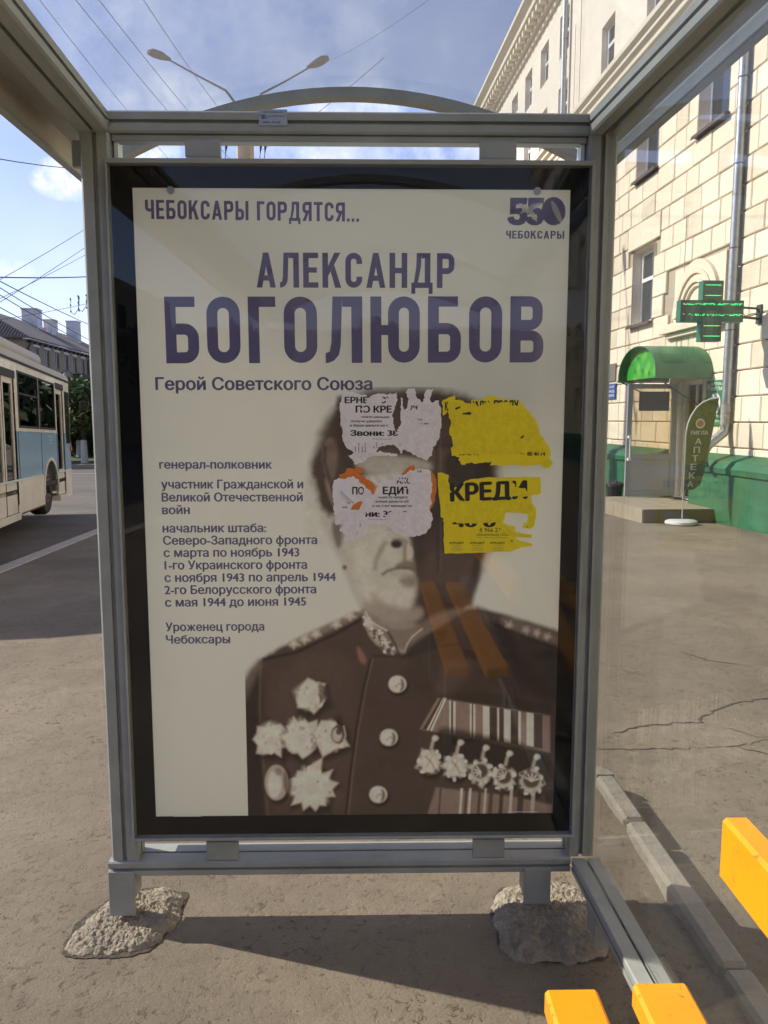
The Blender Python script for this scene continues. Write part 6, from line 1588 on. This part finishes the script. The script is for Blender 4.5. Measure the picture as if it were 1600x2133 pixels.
for y, dz in zip(ys, zs):
    for k in range(n + 1):
        a = math.pi * k / n; mb.v.append((-WB / 2 + (WB / 2 + .02) * math.cos(a) * 1.0 if True else 0, y, 2.56 + max(0, (.27 + dz)) * (math.sin(a) ** .45)))
for j in range(3):
    for k in range(n): a = j * (n + 1) + k; mb.f.append((a, a + 1, a + n + 2, a + n + 1))
mb.f += [tuple(range(n + 1))[::-1], tuple(range(3 * (n + 1), 4 * (n + 1)))]
part('roof', mb, M['bus_r'], bus, smooth='auto')
part('gutter', MB().box(-.005, .03, -LB, -.12, 2.555, 2.585), M['rubber'], bus)
part('trolley_housing', MB().tube([(-.36, -1.52, 2.86), (-.36, -1.6, 2.86), (-.36, -9.2, 2.86)], [.13, .15, .15], 14), M['bus_r'], bus, smooth='auto')
part('trolley_housing', MB().tube([(-2.14, -1.52, 2.86), (-2.14, -1.6, 2.86), (-2.14, -9.2, 2.86)], [.13, .15, .15], 14), M['bus_r'], bus, smooth='auto')
part('roof_box', MB().box(-1.8, -.7, -5.8, -3.6, 2.8, 3.12, .05), M['bus_r'], bus)
for x in (-.95, -1.55): part('trolley_pole', MB().tube([(x, -6.2, 3.15), (x, -10.2, 4.7)], .03, 6), M['under'], bus)
part('pole_base', MB().box(-1.8, -.7, -6.6, -5.81, 2.8, 3.18, .04), M['under'], bus)
# mirror and lamps
part('mirror', MB().tube([(.0, -.1, 2.36), (.12, .12, 2.42), (.24, .2, 2.38)], .012, 6).tube([(0, -.1, 1.9), (.14, .12, 1.86), (.24, .2, 1.95)], .012, 6).tube([(.14, .2, 2.38), (.32, .2, 2.34), (.36, .2, 2.15), (.32, .2, 1.97), (.16, .2, 1.93)], .012, 6).box(.17, .31, .185, .205, 2.02, 2.20, .008), M['rubber'], bus)
part('side_lamp', MB().box(.008, .03, -.20, -.12, 1.14, 1.26, .006), mat('orange_lamp', (.55, .09, .02), .3), bus)
M['seat'] = mat('pale_seat_cover', (.45, .46, .45), .7)
for y in (-2.1, -3.6, -7.1, -8.6, -9.6):
    for x in (-.62, -2.05):
        part('seat', MB().box(x - .21, x + .21, y - .02, y + .06, 1.02, 1.85, .03).box(x - .21, x + .21, y + .0601, y + .44, 1.0, 1.1, .02).box(x - .03, x + .03, y + .05, y + .3, .62, .999), M['seat'], bus)

# ---------------------------------------------------------------- street lamp pole
M['pole'] = mat('concrete_pole', (.42, .37, .28), .85, bump=((12, .3, 5),), var=.25, varscale=2)
LX, LY = -3.10, 18.0
M['lamp_h'] = mat('dull_lamp_housing', (.055, .058, .06), .8)
lp = thing('street_lamp', 'tall concrete street lamp pole with two long arms', 'street lamp', F_W, (LX, LY, -.45))
part('pole', MB().tube([(LX, LY, -.45), (LX, LY, 8.45)], [.24, .19], 8), M['pole'], lp)
part('arm', MB().tube([(LX, LY, 8.2), (LX - .4, LY, 8.72), (LX - 1.0, LY, 9.02), (-4.85, LY, 9.42)], [.035, .026, .02, .018], 8), M['lamp_h'], lp)
part('arm', MB().tube([(LX, LY, 8.2), (LX + .4, LY, 8.66), (LX + .9, LY, 8.9), (-1.55, LY, 9.25)], [.035, .026, .02, .018], 8), M['lamp_h'], lp)
part('lamp_head', MB().tube([(-4.70, LY, 9.36), (-4.9, LY, 9.44), (-5.08, LY, 9.50), (-5.2, LY, 9.52)], [.03, .085, .09, .05], 10), M['lamp_h'], lp, smooth=True)
part('lamp_head', MB().tube([(-1.70, LY, 9.2), (-1.5, LY, 9.28), (-1.34, LY, 9.36), (-1.22, LY, 9.40)], [.03, .085, .09, .05], 10), M['lamp_h'], lp, smooth=True)
part('crossarm', MB().box(LX - .55, LX + .55, LY - .26, LY - .2, 7.72, 7.78), M['under'], lp)
for x in (-.42, .44, .34):
    part('insulator', MB().tube([(LX + x, LY - .3, 7.85), (LX + x, LY - .3, 7.70), (LX + x + .06, LY - .3, 7.45), (LX + x + .03, LY - .3, 7.2)], [.03, .05, .03, .012], 8), M['under'], lp)
# ---------------------------------------------------------------- overhead wires
M['wire'] = mat('dark_wire', (.07, .07, .075), .6)
def pxat(px, py, dist):
    return Vector((0, 0, CAM_H)) + fw_dir(px, py) * dist
WIRES = [  # (px, py, distance) at each end, radius, what it is
    ((95, 0), 9, (395, 374), 26, .007, 'faint wire seen through the clear roof, leftmost of the three slanting ones'),
    ((165, 0), 9, (478, 372), 18.6, .007, 'slanting wire seen through the roof, middle of three'),
    ((213, 0), 9, (508, 362), 18.6, .007, 'slanting wire running to the lamp pole, rightmost of the three'),
    ((305, 0), 9, (500, 280), 18.6, .007, 'steep wire crossing behind the left lamp arm'),
    ((0, 318), 12, (260, 345), 30, .012, 'single wire above the small cloud on the left'),
    ((0, 572), 24, (300, 566), 40, .028, 'level span wire above the old house'),
    ((0, 572), 16, (340, 362), 34, .010, 'thin wire rising to the right over the left street'),
    ((-40, 640), 14, (300, 420), 34, .010, 'second thin wire rising to the right over the left street'),
    ((-60, 640), 14, (300, 455), 30, .008, 'lowest thin wire rising to the right over the left street'),
    ((0, 592), 13, (300, 762), 50, .012, 'contact wire above the trolleybus, upper of the pair'),
    ((0, 618), 13, (300, 770), 50, .012, 'contact wire above the trolleybus, lower of the pair'),
    ((0, 570), 20, (300, 712), 60, .020, 'faint wire falling toward the chimneys, upper one'),
    ((10, 590), 20, (300, 755), 60, .018, 'faint wire falling toward the chimneys, lower one'),
    ((60, 652), 40, (300, 600), 60, .018, 'short span wire carrying the two hangers'),
    ((700, 115), 20, (1000, -80), 9, .006, 'faint wire at the upper right of the clear roof'),
    ((560, 300), 24, (800, 120), 12, .008, 'faint wire crossing the arched roof edge'),
]
for a, da, b, db, r, lab in WIRES:
    p, q = pxat(*a, da), pxat(*b, db); d = (p - q); p2 = p + d * .18
    pts = [p2 + (q - p2) * (k / 10) for k in range(11)]
    sag = .008 * (q - p2).length
    pts = [v - Vector((0, 0, sag * 4 * (k / 10) * (1 - k / 10))) + Vector((0, 0, sag * 4 * .375 * .625 if False else 0)) for k, v in enumerate(pts)]
    solo('overhead_wire', MB().tube(pts, r * .72, 5), M['wire'], lab, 'wire', F_W, tuple(q), 'overhead wires of the street')
for (x, y) in ((156, 636), (172, 630)):
    c = pxat(x, y, 44); mb = MB().tube([c + Vector((-.22, 0, .3)), c + Vector((-.25, 0, -.35)), c + Vector((-.05, 0, -.52)), c + Vector((.2, 0, -.2)), c + Vector((.28, 0, .5))], .022, 6)
    for z in (.35, 0, -.35): mb.box(c.x - .27, c.x - .21, c.y - .03, c.y + .03, c.z + z - .05, c.z + z + .05).box(c.x + .2, c.x + .26, c.y - .03, c.y + .03, c.z + z, c.z + z + .1)
    solo('wire_hanger', mb, M['wire'], 'dark U shaped hanger on the wires, %s one' % ('left' if x < 165 else 'right'), 'wire hanger', F_W, tuple(c), 'wire hangers above the street')

# ---------------------------------------------------------------- old house beyond the road, left
HZ = 8.65; HT = -26.3; HS0, HS1 = 71, 104
hb = ground_z(-20, HS0) - .6
M['hwall'] = mat('weathered_tan_wall', (.32, .25, .165), .9, var=.12, varscale=.4)
M['oldframe'] = mat('old_window_frame', (.30, .27, .23), .7)
M['hroof'] = mat('grey_corrugated_roof', (.15, .125, .105), .85, var=.3, varscale=.6)
M['chim'] = mat('pale_chimney', (.72, .70, .70), .9, var=.25, varscale=1.2)
house = thing('old_house', 'old three storey tan house with grey hipped roof and chimneys', 'house', F_ST, (HT - 6, 85, hb))
hw = []
for k in range(12):
    s = HS0 + 1.9 + k * 2.7
    for z in (6.35, 3.2, .4): hw.append((s, s + 1.15, z, z + 1.55))
part('wall', wall_cells(MB(), lambda a, b: (HT, a, b), HS0, HS1, hb, HZ, hw), M['hwall'], house)
hx = [(HT - 4, HT - 2.8, z, z + 1.5) for z in (6.3, 3.2)] + [(HT - 8, HT - 6.8, z, z + 1.5) for z in (6.3, 3.2)]
part('wall', wall_cells(MB(), lambda a, b: (a, HS0, b), HT - 12, HT, hb, HZ, hx), M['hwall'], house)
part('wall', MB().box(HT - 12, HT - .3, HS0 + .3, HS1, hb, HZ - .1), M['room'], house)
for i, (a, b, c, d) in enumerate(hw):
    w = part('window_frame', MB().box(HT - .12, HT - .06, a, a + .1, c, d).box(HT - .12, HT - .06, b - .1, b, c, d).box(HT - .12, HT - .06, a + .1, b - .1, d - .1, d).box(HT - .12, HT - .06, (a + b) / 2 - .04, (a + b) / 2 + .04, c, d - .1), M['oldframe'], house)
    part('pane', MB().box(HT - .11, HT - .1, a + .1, b - .1, c, d - .1), M['pane'], w)
    if i % 3 == 0: part('window_head', MB().box(HT - .01, HT + .08, a - .2, b + .2, d + .1, d + .3), M['chim'], house)
ov = .55; rz = 3.3
mb = MB().add([(HT + ov, HS0 - ov, HZ), (HT + ov, HS1, HZ), (HT - 6, HS1, HZ + rz), (HT - 6, HS0 + 4.2, HZ + rz), (HT - 12.5, HS0 - ov, HZ), (HT - 12.5, HS1, HZ)], [(0, 1, 2, 3), (4, 3, 2, 5), (0, 3, 4)])
mb.add([(HT + ov, HS0 - ov, HZ - .12), (HT + ov, HS1, HZ - .12), (HT + ov, HS1, HZ), (HT + ov, HS0 - ov, HZ)], [(0, 1, 2, 3)]); mb.add([(HT + ov, HS0 - ov, HZ - .12), (HT - 12.5, HS0 - ov, HZ - .12), (HT - 12.5, HS0 - ov, HZ), (HT + ov, HS0 - ov, HZ)], [(0, 1, 2, 3)])
rf = part('roof', mb, M['hroof'], house)
mb = MB()
for k in range(46):       # corrugation ribs on the hip facing the road
    t0 = HT + ov - .28 * (k + .5); 
    f = 1 - abs(t0 - (HT - 6)) / 6.55
    if f <= .02: continue
    mb.tube([(t0, HS0 - ov, HZ + .03), (t0, HS0 - ov + (4.2 + ov) * f, HZ + rz * f + .03)], .06, 4)
part('roof_rib', mb, M['hroof'], rf)
part('eaves', MB().box(HT + .02, HT + ov - .02, HS0 - ov, HS1, HZ - .2, HZ - .125), M['chim'], house)
mb = MB()
s = HS0 + .5
while s < HS1: mb.box(HT + .02, HT + .3, s, s + .14, HZ - .42, HZ - .205); s += 1.35
part('eaves_bracket', mb, M['roof'], house)
for (x0, x1, yt, yb_, dist) in ((44, 75, 644, 690, 81), (97, 108, 672, 712, 84), (137, 160, 670, 712, 92), (90, 112, 667, 690, 95)):
    a, b = pxat(x0, yt, dist), pxat(x1, yt, dist); c = pxat(x0, yb_, dist); A = F_ST.inverted() @ a; B_ = F_ST.inverted() @ b
    w = B_.x - A.x
    ch = part('chimney', MB().box(A.x, B_.x, A.y, A.y + max(1.1, w), HZ + .2, A.z, .02), M['chim'], house)
    part('chimney_cap', MB().box(A.x - .06, B_.x + .06, A.y - .06, A.y + max(1.1, w) + .06, A.z + .001, A.z + .13), M['chim'], ch)
part('balcony', MB().box(HT + .01, HT + 1.0, HS0 + 12.5, HS0 + 15.6, 5.0, 6.2), mat('dark_balcony', (.06, .055, .05), .8), house)
part('drainpipe', MB().tube([(HT + .5, HS0 + .3, HZ - .2), (HT + .12, HS0 + .3, HZ - .9), (HT + .12, HS0 + .3, hb)], .09, 6).tube([(HT + .5, HS0 + 17.5, HZ - .2), (HT + .12, HS0 + 17.5, HZ - .9), (HT + .12, HS0 + 17.5, hb)], .09, 6), M['roof'], house)

# ---------------------------------------------------------------- trees
def leaf_mat(name, col):
    m = mat(name, col, .7, var=.35, varscale=1.4); return m
M['leaf'] = leaf_mat('green_leaves', (.075, .115, .025)); M['leaf2'] = leaf_mat('deep_green_leaves', (.045, .075, .022))
M['bark'] = mat('bark', (.08, .06, .045), .95, bump=((14, .6, 5),), var=.3)
M['lime'] = mat('whitewashed_trunk', (.55, .54, .50), .9, var=.12)
def tree(t, s, h, cr, label, seed, m, limed=True, leaves=5200, leaf=.16, zb=None, squash=1.0, group=None):
    r = random.Random(seed); z0 = ground_z(t, s) - .05 if zb is None else zb
    tr = thing('broadleaf_tree', label, 'tree', F_ST, (t, s, z0), group)
    top = z0 + h - cr
    part('trunk', MB().tube([(t, s, z0 + (1.5 if limed else 0)), (t + .05, s, z0 + h * .35), (t - .05, s + .1, top), (t, s, z0 + h * .8)], [.17, .14, .10, .04], 8), M['bark'], tr)
    if limed: part('trunk_base', MB().tube([(t, s, z0 - .2), (t, s, z0 + 1.5)], [.22, .172], 10), M['lime'], tr)
    mb = MB(); cc = Vector((t, s, z0 + h - cr * squash)); ends = []
    for k in range(9):
        a = r.uniform(0, 6.28); q = r.uniform(.45, .8) * cr; zz = r.uniform(-.4, .6) * cr * squash
        e = cc + Vector((q * math.cos(a), q * math.sin(a), zz)); ends.append((e, r.uniform(.34, .56) * cr))
        mb.tube([(t, s, z0 + h * r.uniform(.3, .5)), tuple((cc + e) / 2 - Vector((0, 0, .2))), tuple(e)], [.06, .04, .015], 5)
    part('branch', mb, M['bark'], tr)
    ends.append((cc, .55 * cr)); ends.append((cc + Vector((0, 0, .5 * cr * squash)), .45 * cr))
    n = leaves; V = np.zeros((n * 4, 3)); rr = np.random.default_rng(seed)
    idx = rr.integers(0, len(ends), n); C_ = np.array([list(e[0]) for e in ends])[idx]; Rr = np.array([e[1] for e in ends])[idx]
    d = rr.standard_normal((n, 3)); d /= np.linalg.norm(d, axis=1)[:, None]; rad = Rr * (rr.random(n) ** .38) * (1 + .18 * rr.standard_normal(n))
    P = C_ + d * rad[:, None] * np.array([1, 1, .8 * squash]); u = rr.standard_normal((n, 3)); u /= np.linalg.norm(u, axis=1)[:, None]; w = np.cross(u, rr.standard_normal((n, 3))); w /= np.linalg.norm(w, axis=1)[:, None]
    sz = leaf * (0.6 + .8 * rr.random(n))[:, None]
    V[0::4] = P - u * sz; V[1::4] = P + w * sz * .55; V[2::4] = P + u * sz; V[3::4] = P - w * sz * .55
    cb = MB(); cb.v = [tuple(x) for x in V]; cb.f = [(4 * i, 4 * i + 1, 4 * i + 2, 4 * i + 3) for i in range(n)]
    part('crown', cb, m, tr); return tr
GT = 'trees across the road'
tree(-13.6, 44.5, 5.2, 2.2, 'leafy green tree with a whitewashed trunk beyond the trolleybus', 1, M['leaf'], group=GT, leaves=7000, leaf=.15)
tree(-10.6, 46.5, 5.3, 2.3, 'tree behind the left shelter post, right of the whitewashed one', 2, M['leaf'], group=GT)
tree(-17.5, 46, 4.6, 2.0, 'bushy tree half hidden behind the front of the trolleybus', 3, M['leaf2'], group=GT)
tree(-16.2, 52, 4.7, 2.2, 'darker tree set back behind the whitewashed trunk', 4, M['leaf2'], group=GT)
tree(-7.2, 50, 6.2, 2.6, 'tree across the road hidden behind the light box', 5, M['leaf2'], group=GT)
# low hedge and dark ground-floor frontage under the trees
mb = MB(); r = np.random.default_rng(9); n = 6000
P = np.stack([r.uniform(-34, -5, n), r.uniform(53, 54.5, n), ground_z(-15, 53) + r.random(n) ** .7 * 2.3], 1)
u = r.standard_normal((n, 3)) * .16; w = r.standard_normal((n, 3)) * .12
for k in range(n): mb.v += [tuple(P[k] - u[k]), tuple(P[k] + w[k]), tuple(P[k] + u[k]), tuple(P[k] - w[k])]
mb.f = [(4 * i, 4 * i + 1, 4 * i + 2, 4 * i + 3) for i in range(n)]
solo('hedge', mb, M['leaf2'], 'dark hedge behind the trees across the road', 'hedge', F_ST, (-15, 53.5, -1), kind='stuff')

# behind the camera: what the glass mirrors
GB = 'street trees behind the viewer'
for k, (t, s, h, cr) in enumerate(((-15.5, -14, 6.0, 2.5), (-15, -21, 6.6, 2.7), (-16, -28, 6.6, 2.7), (-9, -36, 7, 2.9), (-3, -38, 7, 2.9), (2.5, -36, 6.5, 2.6), (-14, -38, 7, 2.9))):
    tree(t, s, h, cr, ('low street tree behind the viewer, nearest across the road', 'street tree behind the viewer, second across the road', 'street tree behind the viewer, third across the road', 'street tree at the closed end of the road behind the viewer', 'street tree in the middle of the street end behind the viewer', 'street tree by the cream building behind the viewer', 'farthest street tree across the road behind the viewer')[k], 20 + k, M['leaf2'], limed=False, leaves=3600, leaf=.26, zb=-.1, group=GB)
GA = 'trees ahead hidden behind the light box'
for k, (t, s, h, cr) in enumerate(((-1.5, 36, 5.0, 2.2), (-4.5, 42, 4.6, 2.1), (1.5, 46, 6.2, 2.6))):
    tree(t, s, h, cr, ('nearest of the trees hidden ahead behind the light box', 'leftmost of the trees hidden ahead behind the light box', 'tallest of the trees hidden ahead behind the light box')[k], 40 + k, M['leaf2'], limed=False, leaves=3600, leaf=.26, group=GA)
bb = thing('office_block', 'plain beige block across the road behind the viewer', 'building', F_ST, (-26, -20, 0))
bw = [(s, s + 1.4, z, z + 1.6) for s in range(-58, 8, 4) for z in (1.5, 4.6, 7.7)]
part('wall', wall_cells(MB(), lambda a, b: (-20, a, b), -60, 10, -.6, 11, bw), M['hwall'], bb)
part('core', MB().box(-32, -20.3, -60, 10, -.6, 11), M['pane'], bb)
solo('shop_row', MB().box(-30, 26, -50, -44, -.6, 7, .1), M['hwall'], 'low wall of buildings closing the street behind the viewer', 'building', F_ST, (0, -47, -.6))
